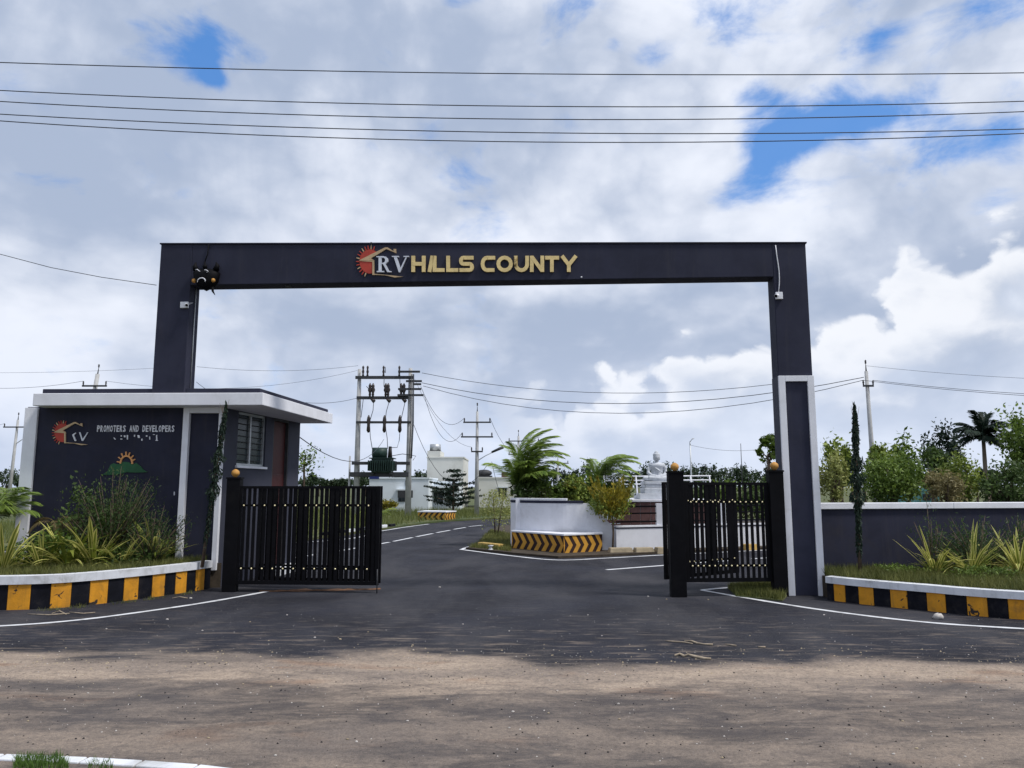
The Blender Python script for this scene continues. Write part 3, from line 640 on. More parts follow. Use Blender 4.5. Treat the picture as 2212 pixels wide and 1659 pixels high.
w0 = rs_(513, 950)[0]; w1 = rs_(574, 950)[0]; wz1 = rs_(540, 893)[1]; wz0 = rs_(540, 1007)[1]
d0 = rs_(588, 1000)[0]; d1 = rs_(622, 1000)[0]; dz1 = rs_(600, 905)[1]
mb = MB()
rbox(mb, 0, w0, 0, zfb+.02, -.2, 0); rbox(mb, w0, w1, 0, wz0, -.2, 0); rbox(mb, w0, w1, wz1, zfb+.02, -.2, 0)
rbox(mb, w1, d0, 0, zfb+.02, -.2, 0); rbox(mb, d0, d1, dz1, zfb+.02, -.2, 0); rbox(mb, d1, RL, 0, zfb+.02, -.2, 0)
part('side_wall', mb, GREYW, gh)
mb = MB(); mb.hexa([(gxl, bk-.2, 0), (WR1.x-.25, bk-.2, 0), (WR1.x-.25, bk, 0), (gxl, bk, 0)], [(gxl, bk-.2, zfb+.02), (WR1.x-.25, bk-.2, zfb+.02), (WR1.x-.25, bk, zfb+.02), (gxl, bk, zfb+.02)]); part('back_wall', mb, GREYW, gh)
mb = MB(); mb.box(gxl, gxl+.2, WY+inset, bk-.2, 0, zfb+.02); part('side_wall', mb, GREYW, gh)
mb = MB(); mb.box(gxl+.3, gxr-.9, WY+.9, WY+1.0, 0, zfb-.05); mb.box(gxl+.3, gxr-.9, bk-1.0, bk-.9, 0, zfb-.05); part('inner_partition', mb, DARK, gh)
# window with sliding panes, frame and grille
win = MB(); fr = .05
rbox(win, w0+.002, w1-.002, wz0, wz0+fr, -.14, -.04); rbox(win, w0+.002, w1-.002, wz1-fr, wz1, -.14, -.04); rbox(win, w0+.002, w0+fr, wz0+fr, wz1-fr, -.14, -.04); rbox(win, w1-fr, w1-.002, wz0+fr, wz1-fr, -.14, -.04)
wm = (w0+w1)/2; rbox(win, wm-.03, wm+.03, wz0+fr, wz1-fr, -.135, -.045)
wo = part('window', win, STEEL, gh)
for a, b in ((w0+fr, wm-.03), (wm+.03, w1-fr)):
    m = MB(); rbox(m, a+.001, b-.001, wz0+fr, wz1-fr, -.10, -.09); part('pane', m, GLASSM, wo)
for k in range(8):
    zc = wz0+fr+(k+.5)*(wz1-wz0-2*fr)/8; m = MB(); m.tube([RP(w0+fr, zc, -.06), RP(w1-fr, zc, -.06)], .008, 5); part('grille_bar', m, STEELD, wo)
m = MB(); rbox(m, w0-.05, w1+.04, wz0-.05, wz0-.001, -.1, .05); part('sill', m, WHITE, wo)
m = MB(); rbox(m, w0-.06, w1+.05, wz1+.05, wz1+.12, -.1, .12); part('drip_hood', m, GREYW, wo)
# door
dm = (d0+d1)/2
m = MB(); rbox(m, d0+.04, d1-.04, .02, dz1-.05, -.13, -.08); door = part('door', m, REDD, gh, label='red door leaf')
m = MB(); rbox(m, d0+.001, d0+.039, 0, dz1-.001, -.17, -.005); rbox(m, d1-.039, d1-.001, 0, dz1-.001, -.17, -.005); rbox(m, d0+.04, d1-.04, dz1-.045, dz1-.001, -.17, -.005); part('door_frame', m, STEELD, door)
for i in range(2):
    m = MB(); rbox(m, d0+.12, d1-.12, .25+i*1.1, 1.15+i*1.15, -.079, -.068); part('door_panel', m, REDD, door, bevel=.005)
m = MB(); m.tube([RP(d0+.11, 1.05, -.05), RP(d0+.11, 1.2, -.05)], .012, 6); part('handle', m, STEEL, door)
m = MB(); rbox(m, d0-.2, d1+.3, 0, .16, .001, .4); part('door_step', m, WHITEK, gh, bevel=.01)
# roof slab: white fascia, dark parapet on top, soffit
fl = at(76, 862, FYL+.1).x-.06
RF = [(fl, FYL+.12), (-4.98, FYL), (-4.62, 19.5), (fl, 19.7)]
mb = MB(); mb.prism(RF, zfb, zft-.0); part('roof_slab', mb, WHITE, gh, bevel=.012)
ins = [(fl+.12, FYL+.22), (-5.08, FYL+.10), (-4.72, 19.4), (fl+.12, 19.6)]
mb = MB(); mb.prism(ins, zft+.001, zft+.10); part('roof_parapet', mb, NAVY, gh, bevel=.01)
# white frame round the front panel
def fx(x, y=1000): return at(x, y, WY-.05).x
zs = .35
for (xa, xb, dep) in ((at(62, 862, WY).x-.02, at(85, 885, WY).x, .06), (at(400, 900, WY).x, at(413, 900, WY).x, .10), (at(474, 950, WY).x, gxr+.02, .10)):
    m = MB(); m.box(xa, xb, WY-dep, WY-.001, zs, zfb-.001); part('frame_strip', m, WHITE, gh, bevel=.006)
m = MB(); m.box(at(413, 900, WY).x+.001, at(474, 950, WY).x-.001, WY-.098, WY-.001, at(440, 893, WY).z, zfb-.001); part('frame_strip', m, WHITE, gh, bevel=.006)
# ---- logos and lettering on the front wall
def GP_(x, y, d): p = at(x, y, WY); return Vector((p.x, WY+d, p.z))
sun_logo(lambda x, y, d: GP_(x, y, d), Vector((0, 1, 0)), fwall, 136, 935, 20.5)
def chip(pts, m_=SILVER, name='letter', d=-.02):
    m = MB(); m.plate([GP_(x, y, d) for x, y in pts], (0, 1, 0), .018); return part(name, m, m_, fwall)
def z6(x, y): return ((100+x/3.16)/1.8517, (1600+y/3.16)/1.8517)
m = MB()
for i, q in enumerate([[(600, 440), (645, 412), (652, 420), (622, 446)], [(604, 446), (620, 440), (655, 516), (636, 522)]]): m.plate([GP_(*z6(*p), -.02-.001*i) for p in q], (0, 1, 0), .018)
part('letter', m, WHITE, fwall)
m = MB(); m.plate([GP_(*z6(*p), -.02) for p in [(690, 408), (705, 408), (735, 500), (725, 520)]], (0, 1, 0), .018); m.plate([GP_(*z6(*p), -.021) for p in [(795, 408), (805, 408), (738, 520), (728, 505)]], (0, 1, 0), .018); part('letter', m, SILVER, fwall)
font_cache = {}
def text_letters(txt, x0, x1, y0, y1, m_, hscale=1.0):
    """flat raised letters; each one a mesh"""
    p0, p1 = GP_(x0, y1, 0), GP_(x1, y1, 0); H = GP_(x0, y0, 0).z-p0.z; adv = (p1.x-p0.x)/len(txt)
    for i, ch in enumerate(txt):
        if ch == ' ': continue
        if ch not in font_cache:
            cu = bpy.data.curves.new('glyph', 'FONT'); cu.body = ch; cu.size = 1.0; cu.extrude = .01; cu.offset = .02; cu.resolution_u = 2
            to = bpy.data.objects.new('glyph', cu); COL.objects.link(to); dg = bpy.context.evaluated_depsgraph_get()
            me = bpy.data.meshes.new_from_object(to.evaluated_get(dg)); bpy.data.objects.remove(to); bpy.data.curves.remove(cu)
            me.materials.clear(); me.materials.append(m_)
            co = np.zeros(len(me.vertices)*3, np.float32); me.vertices.foreach_get('co', co); co = co.reshape(-1, 3)
            mn, mx = co.min(0), co.max(0); co[:, 0] = (co[:, 0]-mn[0])/(mx[0]-mn[0]+1e-6); co[:, 1] = (co[:, 1]-mn[1])/(mx[1]-mn[1]+1e-6)
            me.vertices.foreach_set('co', co.ravel()); me.update(); font_cache[ch] = me
        wd = adv*(.35 if ch == 'I' else .76)
        inst('letter', font_cache[ch], fwall, Vector((p0.x+adv*i+(adv*.88-wd)/2, WY-.012, p0.z))-wloc(fwall), (math.pi/2, 0, 0), (wd, H, 1))
text_letters('PROMOTERS AND DEVELOPERS', 210, 378, 919, 933, WHITE)
# second line: only fragments of its letters stand out
for q in [[(1122, 475), (1136, 478), (1152, 500), (1140, 500)], [(1212, 488), (1232, 488), (1232, 500), (1212, 500)], [(1215, 446), (1228, 446), (1228, 462), (1215, 462)], [(1252, 452), (1272, 446), (1276, 470), (1258, 472)], [(1290, 444), (1306, 444), (1304, 500), (1294, 500)],
          [(1382, 440), (1398, 440), (1392, 466), (1384, 466)], [(1425, 446), (1450, 446), (1456, 482), (1432, 478)], [(1475, 490), (1490, 488), (1488, 516), (1474, 514)], [(1535, 446), (1550, 446), (1550, 466), (1535, 466)], [(1576, 462), (1586, 462), (1586, 500), (1576, 500)],
          [(1622, 434), (1645, 434), (1645, 442), (1622, 442)], [(1660, 444), (1674, 440), (1676, 500), (1686, 516), (1652, 516), (1664, 500)]]:
    chip([z6(*p) for p in q], WHITE)
chip([z6(*p) for p in [(1886, 1160), (1896, 1160), (1896, 1205), (1886, 1205)]], WHITE)
# sunrise over green hills emblem
hills = [(985, 945), (1050, 900), (1085, 820), (1125, 800), (1180, 815), (1240, 780), (1310, 785), (1370, 815), (1410, 795), (1470, 840), (1500, 880), (1550, 912), (1400, 918), (1290, 912), (1180, 940), (1080, 945)]
m = MB(); m.plate([GP_(*z6(*p), -.02) for p in hills], (0, 1, 0), .018); part('hill_emblem', m, GREENS, fwall)
m = MB(); stroke(m, [z6(*p) for p in arc(1288, 800, 74, 92, 178, 365, 12)], 3.2, Mapper(lambda x, y: GP_(x, y, -.03), Vector((0, 1, 0))), .028); part('sun_arc', m, ORANGES, fwall)
for a in (188, 212, 238, 268, 292, 318, 340):
    ca, sa = math.cos(math.radians(a)), math.sin(math.radians(a)); m = MB()
    stroke(m, [z6(1288+ca*78, 800+sa*96), z6(1288+ca*118, 800+sa*146)], 2.2, Mapper(lambda x, y: GP_(x, y, -.034), Vector((0, 1, 0))), .03); part('sun_ray', m, ORANGES, fwall)

# ------------------------------------------------------------------ planters with striped kerb walls
def smooth_poly(P, seg=8):
    P = [Vector((p[0], p[1])) for p in P]; Q = []
    for i in range(len(P)-1):
        p0, p1, p2, p3 = P[max(i-1, 0)], P[i], P[i+1], P[min(i+2, len(P)-1)]
        for k in range(seg):
            t = k/seg; Q.append(.5*((2*p1)+(p2-p0)*t+(2*p0-5*p1+4*p2-p3)*t*t+(3*p1-p0-3*p2+p3)*t**3))
    Q.append(P[-1]); return Q
def planter(name, pts, bounds, H, cop, label, back, z_soil, thick=.16, inward=1, first_yellow=True):
    """pts: kerb foot along the road; bounds: image x where the colour changes"""
    C = smooth_poly(pts, 16); root = thing(name, (C[0].x, C[0].y, 0), label, 'planter')
    # arc parameter for a given image column
    def xcol(p): d = Vector((p.x, p.y*CP+(-CAMH)*SP+0)); return CX+F*p.x/(p.y*CP-CAMH*SP)
    cols = [xcol(p) for p in C]
    def pos(x):
        for i in range(len(C)-1):
            if (cols[i]-x)*(cols[i+1]-x) <= 0 and cols[i] != cols[i+1]:
                t = (x-cols[i])/(cols[i+1]-cols[i]); p = C[i].lerp(C[i+1], t); d = (C[i+1]-C[i]).normalized(); return p, Vector((-d.y, d.x))*inward
        k = 0 if abs(x-cols[0]) < abs(x-cols[-1]) else -1
        d = (C[1]-C[0]).normalized() if k == 0 else (C[-1]-C[-2]).normalized(); return C[k], Vector((-d.y, d.x))*inward
    for i in range(len(bounds)-1):
        (a, na), (b, nb) = pos(bounds[i]), pos(bounds[i+1])
        if (b-a).length < .01: continue
        yel = (i % 2 == 0) == first_yellow; pr = .0 if yel else .006
        d = (b-a).normalized()*.002; a2, b2 = a+na*pr+d, b+nb*pr-d
        mid, nm = (a+b)/2, (na+nb)/2
        q = [a2, b2, b+nb*thick, a+na*thick]
        m = MB(); m.hexa([(p.x, p.y, 0) for p in q], [(p.x, p.y, H-cop) for p in q]); part('kerb_block', m, YELK if yel else BLACKK, root, bevel=.006)
    # white coping stones
    step = max(1, len(C)//8); idx = list(range(0, len(C)-1, step))
    for i in idx:
        j = min(i+step, len(C)-1); P = C[i:j+1]; m = MB(); o = []; n_ = []
        for k, p in enumerate(P):
            g = i+k; d = (C[min(g+1, len(C)-1)]-C[max(g-1, 0)]).normalized(); nn_ = Vector((-d.y, d.x))*inward; n_.append(nn_); 
        A = [p-n__*.025 for p, n__ in zip(P, n_)]; B = [p+n__*(thick+.02) for p, n__ in zip(P, n_)]
        for k in range(len(P)-1):
            q = [A[k], A[k+1], B[k+1], B[k]]
            m.hexa([(p.x, p.y, H-cop+.001) for p in q], [(p.x, p.y, H) for p in q])
        part('coping', m, WHITEK, root)
    soil = [p+Vector((0, 0)) for p in C]
    inn = []
    for k, p in enumerate(C):
        d = (C[min(k+1, len(C)-1)]-C[max(k-1, 0)]).normalized(); inn.append(p+Vector((-d.y, d.x))*inward*(thick-.01))
    m = MB(); m.prism([(p.x, p.y) for p in inn]+list(back), .0, z_soil); part('soil', m, SOIL, root)
    return root, inn
LK = [tuple(gp(x, y)[:2]) for x, y in ((-340, 1322), (-220, 1322), (-110, 1321.3), (0, 1319.5), (103, 1316), (189, 1308.5), (264, 1299.7), (325, 1292), (377, 1284.5), (420, 1278), (454, 1272))]
LKH = .55
def c7(z): return z/4.551
lb = [-339, -270, -210, -150, -95, -44, c7(60), c7(285), c7(485), c7(690), c7(873), c7(1053), c7(1210), c7(1355), c7(1490), c7(1615), c7(1720), c7(1830), c7(1920), c7(2005), c7(2080)]
lplant, linn = planter('left_planter', LK, lb, LKH, .135, 'raised planter with yellow and black striped kerb in front of the guardhouse', [(gxr+.1, WY-.02), (gxl-5, WY-.02), (-15, WY-.02)], LKH-.06)
lplant.name = 'planter'
RK = [tuple(gp(x, y)[:2]) for x, y in ((1787, 1297), (1850, 1305), (1925, 1313), (2005, 1321), (2100, 1331), (2212, 1340), (2330, 1347), (2460, 1352), (2600, 1356), (2800, 1360), (3060, 1362))]
def c6(z): return (3150+z/1.443)/1.8517
rb_ = [c6(212), c6(270), c6(335), c6(413), c6(500), c6(597), c6(695), c6(808), c6(917), c6(1040), c6(1160), c6(1280), 2275, 2345, 2420, 2500, 2590, 2675, 2760, 2850, 2940, 3055]
rplant, rinn = planter('planter', RK, rb_, .42, .115, 'raised planter with chipped yellow and black kerb below the navy boundary wall', [(20.5, 11.2), (20.5, 17.6), (5.75, 15.2)], .38, first_yellow=False)

# ------------------------------------------------------------------ boundary wall right of the arch
bw0 = Vector((sR1*AD.x+AF[0]+.02, 15.05)); bw1 = Vector((21, 17.7))
zb0 = at(1780, 1086.5, 15.05).z
bwall = thing('boundary_wall', (bw0.x, bw0.y, 0), 'long navy boundary wall with white coping right of the entrance arch', 'wall')
mb = MB(); mb.bar(bw0, bw1, 0, .2, 0, zb0-.12); part('wall_panel', mb, NAVY2, bwall)
nseg = 5
for k in range(nseg):
    a = bw0.lerp(bw1, k/nseg); b = bw0.lerp(bw1, (k+1)/nseg); d = (b-a).normalized()*.003
    m = MB(); m.bar(a+d, b-d, 0, .30, zb0-.119, zb0); part('coping', m, WHITE, bwall, bevel=.01)

# ------------------------------------------------------------------ gates
def gate_post(x0, x1, ytop, ybase, label, fin_col=ORANGEF, Y=None):
    b = gp((x0+x1)/2, ybase) if Y is None else Vector((at((x0+x1)/2, ybase, Y).x, Y, 0))
    wd = (x1-x0)*b.y/F*.92; zt = at((x0+x1)/2, ytop, b.y).z
    r = thing('gate_post', b, label, 'post', 'black gate posts')
    m = MB(); m.box(b.x-wd/2, b.x+wd/2, b.y-wd*.35, b.y+wd*.35, 0, zt-.03); part('shaft', m, BLACKM, r, bevel=.008)
    m = MB(); m.box(b.x-wd/2-.012, b.x+wd/2+.012, b.y-wd*.35-.012, b.y+wd*.35+.012, zt-.03, zt); part('cap_plate', m, BLACKM, r)
    m = MB(); m.lathe([(.03, 0), (.045, .02), (.075, .055), (.08, .085), (.07, .12), (.035, .15), (.012, .16)], (b.x, b.y, zt), 12); part('finial', m, fin_col, r)
    return b, wd, zt
PL, PLw, PLz = gate_post(481, 512, 1031, 1275, 'black gate post with ochre ball finial against the guardhouse corner', Y=15.0)
PR1, PR1w, PR1z = gate_post(1448, 1483, 1018, 1290, 'free-standing black gate post with ochre finial at the driveway edge')
PR2, PR2w, PR2z = gate_post(1669, 1702, 1016, 1292, 'black gate post with ochre finial tight against the arch pillar', Y=14.42)
def gate_leaf(A, B, z0, z1, n, pw, label, stud=True, rails=(.16, .80), fr=.07, bolt=False, studstep=1, grp='black steel gate leaves'):
    A = Vector((A[0], A[1])); B = Vector((B[0], B[1])); d = (B-A).normalized(); nrm = Vector((-d.y, d.x)); L = (B-A).length
    if nrm.y > 0: nrm = -nrm                     # towards the camera side
    r = thing('gate_leaf', (A.x, A.y, 0), label, 'gate', grp)
    def Q(s, z, o): p = A+d*s+nrm*o; return Vector((p.x, p.y, z))
    def fb(mb, s0, s1, za, zb_, o0, o1):
        return mb.hexa([Q(s0, za, o1), Q(s1, za, o1), Q(s1, za, o0), Q(s0, za, o0)], [Q(s0, zb_, o1), Q(s1, zb_, o1), Q(s1, zb_, o0), Q(s0, zb_, o0)])
    m = MB(); fb(m, 0, L, z1-.05, z1, -.025, .025); part('top_rail', m, BLACKM, r)
    m = MB(); fb(m, 0, L, z0, z0+.07, -.025, .025); part('bottom_rail', m, BLACKM, r)
    for s in (0, L-fr):
        m = MB(); fb(m, s, s+fr, z0+.07, z1-.05, -.025, .025); part('stile', m, BLACKM, r)
    H = z1-z0; step = (L-2*fr)/n
    for k in rails:
        m = MB(); fb(m, fr, L-fr, z0+H*k-.02, z0+H*k+.02, -.02, -.004); part('cross_rail', m, BLACKM, r)
    pm = MB(); pm.box(-pw/2, pw/2, -.003, .012, z0+.07, z1-.05); pme = pm.mesh('picket', BLACKM)
    sm = MB(); sm.ball((0, 0, 0), .017, 8); sme = sm.mesh('stud', GOLDS)
    ang = math.atan2(d.y, d.x)
    for k in range(n):
        p = Q(fr+(k+.5)*step, 0, .012)
        o = inst('picket', pme, r, Vector((p.x-A.x, p.y-A.y, 0)), (0, 0, ang+ (math.pi if False else 0)))
        if stud and k % studstep == 0:
            for q in rails: inst('stud', sme, o, (0, -.012, z0+H*q))
    if bolt:
        m = MB(); m.tube([Q(L-.02, z0+.3, .03), Q(L-.02, .0, .03)], .012, 6); part('drop_bolt', m, STEELD, r)
    return r
zg0 = at(660, 1262, 14.95).z; zg1 = at(660, 1050, 14.95).z
LA = (PL.x+.10, 14.95); LBp = at(820, 1150, 14.8); LB = (LBp.x, 14.8)
gate_leaf(LA, LB, zg0, zg1, 26, .062, studstep=2, label= 'closed-looking black slatted gate leaf beside the guardhouse, front of the folded pair', bolt=True)
gate_leaf((LB[0]-.02, 15.12), (PL.x+.28, 15.62), zg0, zg1, 26, .052, studstep=2, label= 'rear black slatted gate leaf folded flat behind its partner beside the guardhouse')
rz0 = at(1570, 1257, 14.35).z; rz1 = at(1570, 1042, 14.35).z
gate_leaf((PR1.x+PR1w/2+.01, PR1.y), (PR2.x-PR2w/2-.01, 14.42), rz0, rz1, 14, .056, 'narrow black wicket gate with gold studs between two posts at the arch pillar')
A2 = at(1433, 1150, 14.75); B2 = at(1592, 1150, 15.9)
gate_leaf((A2.x, 14.72), (B2.x, 15.9), rz0, rz1+.01, 15, .075, 'black gate leaf swung open behind the wicket gate')

# ------------------------------------------------------------------ island wall, chevron plinths
iw = smooth_poly([(gp(x, y).x*(1+b_/gp(x, y).y), gp(x, y).y+b_) for x, y, b_ in ((1103, 1184, .3), (1110, 1188, .35), (1150, 1192.5, .5), (1217, 1197.5, .75), (1275, 1195.5, .45), (1328, 1193, .05))], 8)
iwz = at(1200, 1080, iw[20].y).z; lowz = at(1380, 1143, 22.6).z
islw = thing('island_wall', (iw[0].x, iw[0].y, 0), 'curved white wall with black coping band at the tip of the island', 'wall')
def wall_strip(mb, P, zlo, zhi, th, off=0.0):
    n_ = []
    for k, p in enumerate(P):
        d = (P[min(k+1, len(P)-1)]-P[max(k-1, 0)]).normalized(); n_.append(Vector((-d.y, d.x)))
    for k in range(len(P)-1):
        a, b = P[k]+n_[k]*(-off), P[k+1]+n_[k+1]*(-off); a2, b2 = P[k]+n_[k]*(th+off), P[k+1]+n_[k+1]*(th+off)
        mb.hexa([(p.x, p.y, zlo(k) if callable(zlo) else zlo) for p in (a, b, b2, a2)][:1]+[(p.x, p.y, zlo(k+1) if callable(zlo) else zlo) for p in (b, b2)]+[(a2.x, a2.y, zlo(k) if callable(zlo) else zlo)],
                [(a.x, a.y, zhi(k) if callable(zhi) else zhi), (b.x, b.y, zhi(k+1) if callable(zhi) else zhi), (b2.x, b2.y, zhi(k+1) if callable(zhi) else zhi), (a2.x, a2.y, zhi(k) if callable(zhi) else zhi)])
NI = len(iw)
def hz_(k):
    t = min(1, max(0, (k/(NI-1)-.78)/.22)); return lerp(iwz-.10, lowz, t*t*(3-2*t))
mb = MB(); wall_strip(mb, iw, 0.0, hz_, .2); part('wall_body', mb, WHITE, islw)
kk = int(NI*.78)
mb = MB(); wall_strip(mb, iw[:kk], iwz-.099, iwz-.02, .2, .012); part('coping_band', mb, NAVY, islw)
mb = MB(); wall_strip(mb, iw[4:kk-5], iwz-.019, iwz+.05, .2, .02); part('cap_slab', mb, WHITE, islw, bevel=.01)
mb = MB(); P0 = iw[11]; mb.box(P0.x-.11, P0.x+.11, P0.y-.05, P0.y+.15, .05, iwz+.01); part('pilaster', mb, WHITE, islw)
def chevrons(root, A, B, z0, z1, n, sgn, pro=.006, name='chevron'):
    A = Vector((A[0], A[1])); B = Vector((B[0], B[1])); d = (B-A).normalized(); nr = Vector((d.y, -d.x)); L = (B-A).length; p = L/n
    def Q(s, z): s = min(max(s, 0), L); q = A+d*s+nr*pro; return Vector((q.x, q.y, z))
    h = (z1-z0)/2; zc = (z0+z1)/2; lean = p*.62*sgn
    for k in range(-1, n+1):
        s0 = k*p; s1 = s0+p*.52
        pts = [(s0, z0), (s1, z0), (s1+lean, zc), (s1, z1), (s0, z1), (s0+lean, zc)]
        if max(q[0] for q in pts) <= 0.01 or min(q[0] for q in pts) >= L-.01: continue
        m = MB(); m.plate([Q(*q) for q in pts], Vector((-nr.x, -nr.y, 0)), pro+.002); part(name, m, CHEVY, root)
cA, cB, cC = gp(1105.5, 1188.5), gp(1218, 1200), gp(1301.5, 1195.5)
cz = at(1218, 1153.5, cB.y).z
pln = thing('chevron_plinth', cB, 'angled plinth with yellow and black chevrons under the curved island wall', 'plinth')
mb = MB(); mb.prism([cA[:2], cB[:2], cC[:2], (cC.x, cC.y+.5), (cB.x, cB.y+.9), (cA.x+.1, cA.y+.6)], 0, cz-.05); part('plinth_body', mb, CHEVB, pln)
mb = MB(); mb.prism([(cA.x-.03, cA.y-.02), (cB.x, cB.y-.04), (cC.x+.03, cC.y-.02), (cC.x+.03, cC.y+.5), (cB.x, cB.y+.9), (cA.x+.1, cA.y+.6)], cz-.049, cz); part('plinth_cap', mb, WHITE, pln, bevel=.006)
chevrons(pln, cA, cB, .012, cz-.055, 7, 1); chevrons(pln, cB, cC, .012, cz-.055, 5, 1)
fA, fB = gp(903, 1126), gp(961, 1127); fC = Vector((fB.x+.5, fB.y+1.3, 0))
fz = at(930, 1104, fA.y).z
fpl = thing('chevron_plinth', fA, 'small white-capped chevron plinth at the far bend of the inner road', 'plinth')
mb = MB(); mb.prism([fA[:2], fB[:2], fC[:2], (fA.x+.3, fA.y+1.5)], 0, fz-.06); part('plinth_body', mb, CHEVB, fpl)
mb = MB(); mb.prism([(fA.x-.05, fA.y-.05), (fB.x+.05, fB.y-.05), (fC.x+.08, fC.y+.05), (fA.x+.3, fA.y+1.55)], fz-.059, fz); part('plinth_cap', mb, WHITE, fpl)
chevrons(fpl, fA, fB, .02, fz-.065, 5, -1, .012); chevrons(fpl, fB, fC, .02, fz-.065, 4, -1, .012)

# ---- low wall with dark rails
lw0 = gp(1329, 1193); lw1 = gp(1700, 1181); 
lwall = thing('low_wall', lw0, 'low white park wall with dark top and horizontal rails behind the wicket gate', 'wall')
mb = MB(); mb.bar(lw0, lw1, 0, .18, 0, lowz-.06); part('wall_body', mb, WHITE, lwall)
mb = MB(); mb.bar(lw0, lw1, 0, .21, lowz-.059, lowz-.02); part('dark_band', mb, NAVY, lwall)
mb = MB(); mb.bar(lw0, lw1, 0, .24, lowz-.019, lowz+.03); part('coping', mb, WHITE, lwall)
dl = (lw1-lw0).normalized(); LLw = (lw1-lw0).length
for y in (1127, 1109, 1094):
    z = at(1380, y, lw0.y+.2).z; m = MB(); m.tube([lw0+dl*.05+Vector((0, 0, z)), lw1+Vector((0, 0, z))], .024, 8); part('rail', m, BLACKM, lwall)
zt = at(1380, 1088, lw0.y).z
for x in (1424, 1560, 1695):
    p = onpl(x, 1120, lw0, lw1); m = MB(); m.box(p.x-.10, p.x+.10, p.y-.10, p.y+.10, lowz+.03, zt); part('pier', m, WHITE, lwall)
# kerb stones on the island edge
for i, (x0, x1, y0, y1, mm, lb_) in enumerate([(1028, 1074, 1184.5, 1190, KYEL, 'long faded yellow kerb stone at the left tip of the island'), (1318, 1370, 1199, 1198, KSTONE, 'dirty kerb stone lying under the thin yellow-leaved tree'), (1374, 1416, 1198.5, 1197.5, KSTONE, 'pale kerb stone below the low white wall near the open gate leaf'),
                                 (1420, 1440, 1197.5, 1197, KSTONE, 'short kerb stone beside the open gate leaf'), (1612, 1640, 1190, 1189, KYEL, 'faded yellow kerb stone seen through the wicket gate slats'), (1668, 1700, 1187, 1186, KYEL, 'faded yellow kerb stone seen just beside the arch pillar')]):
    a, b = gp(x0, y0), gp(x1, y1); d = (b-a).normalized(); n = Vector((-d.y, d.x, 0))
    q = [a, b, b+n*.28, a+n*.28]; m = MB(); m.hexa(q, [p+Vector((0, 0, .2))+(Vector((n.x, n.y, 0))*.05 if k < 2 else Vector((0, 0, 0)))+d*(.04 if k in (0, 3) else -.04) for k, p in enumerate(q)])
    solo('kerb_stone', m, mm, a, lb_, 'kerb stone', 'loose kerb stones round the island', bevel=.02)
m = MB(); p = gp(1060, 1192); m.lathe([(.13, 0), (.09, .06), (.03, .12), (.07, .17), (.09, .20)], (p.x, p.y, 0), 8); solo('marker_stone', m, WHITEK, p, 'small white marker stone beside the chevron plinth', 'marker stone', bevel=.0)

# ------------------------------------------------------------------ statue platform
SY = 27.5
def SPt(x, y): return at(x, y, SY)
plt = thing('statue_platform', (SPt(1375, 1123).x, SY-.5, 0), 'brown clad platform with white slab carrying the seated statue', 'platform')
xa, xb = at(1340, 1100, SY-.6).x, at(1540, 1100, SY-.6).x; pz = at(1400, 1079, SY-.6).z
mb = MB(); mb.box(xa, xb, SY-.5, SY+3.2, 0, pz-.08); part('platform_core', mb, WHITEH, plt)
nx = 9; zr = [.55, .86, pz-.09]
for r_ in range(2):
    for k in range(nx):
        x0 = xa+(xb-xa)*k/nx; x1 = xa+(xb-xa)*(k+1)/nx; m = MB(); m.box(x0+.008, x1-.008, SY-.535, SY-.501, zr[r_]+.006, zr[r_+1]-.006); part('cladding_panel', m, BROWN, plt, bevel=.004)
mb = MB(); mb.box(xa-.08, xb+.08, SY-.6, SY+3.3, pz-.079, pz); part('top_slab', mb, WHITE, plt, bevel=.01)
for k, (d_, h_) in enumerate(((.9, .18), (.6, .36), (.3, .54))):
    m = MB(); m.box(at(1380, 1100, SY).x, at(1432, 1100, SY).x+.3, SY-.54-d_, SY-.54-d_+.299, 0, h_); part('step', m, WHITE, plt, bevel=.01)
# white tube railing on the platform
rail = thing('platform_railing', (xa, SY+3, pz), 'white tube railing round the back of the statue platform', 'railing')
ry = SY+3.0
rx0, rx1 = at(1307, 1040, ry).x, at(1536, 1040, ry).x
for y in (1029, 1038, 1046):
    z = at(1400, y, ry).z; m = MB(); m.tube([(rx0, ry, z), (rx1, ry, z+.02)], .025, 8); part('rail', m, WHITE, rail)
for y in (1029, 1038, 1046, 1056):
    z = at(1400, y, ry).z; m = MB(); m.tube([(rx0, ry, z), (rx0+.35, SY+.2, z)], .022, 8); part('rail', m, WHITE, rail)
ztp = at(1400, 1027, ry).z
for x in (1308, 1343, 1377, 1455, 1495, 1536):
    p = at(x, 1040, ry); m = MB(); m.tube([(p.x, ry, pz), (p.x-.06, ry, ztp)], .03, 8); part('post', m, WHITE, rail)
# seated statue: one remeshed body on a stepped plinth
sc = SPt(1424, 1060); sx0 = sc.x; zl = SPt(1417, 1040).z; ztop_ = SPt(1417, 972).z; k = (ztop_-zl)/1.0      # statue height k
stat = thing('seated_statue', (sx0, SY+.3, pz), 'grey stone statue seated cross-legged on stepped plinth above the park wall', 'statue')
yb = SY+.35
sw = at(1452, 1060, SY).x-sx0
tiers = [(1.62, SPt(0, 1066).z, pz), (1.18, SPt(0, 1054).z, None), (1.08, SPt(0, 1046.5).z, None), (1.14, zl, None)]
zprev = pz
for wdt, ztop2, _ in tiers:
    m = MB(); m.box(sx0-sw*wdt, sx0+sw*wdt, yb-sw*wdt*.85, yb+sw*wdt*.85, zprev+.001, ztop2); part('plinth_tier', m, STONE, stat, bevel=.02); zprev = ztop2
b = MB(); H = k
def sp(x, y, z): return (sx0+x*H, yb+y*H, zl+z*H)
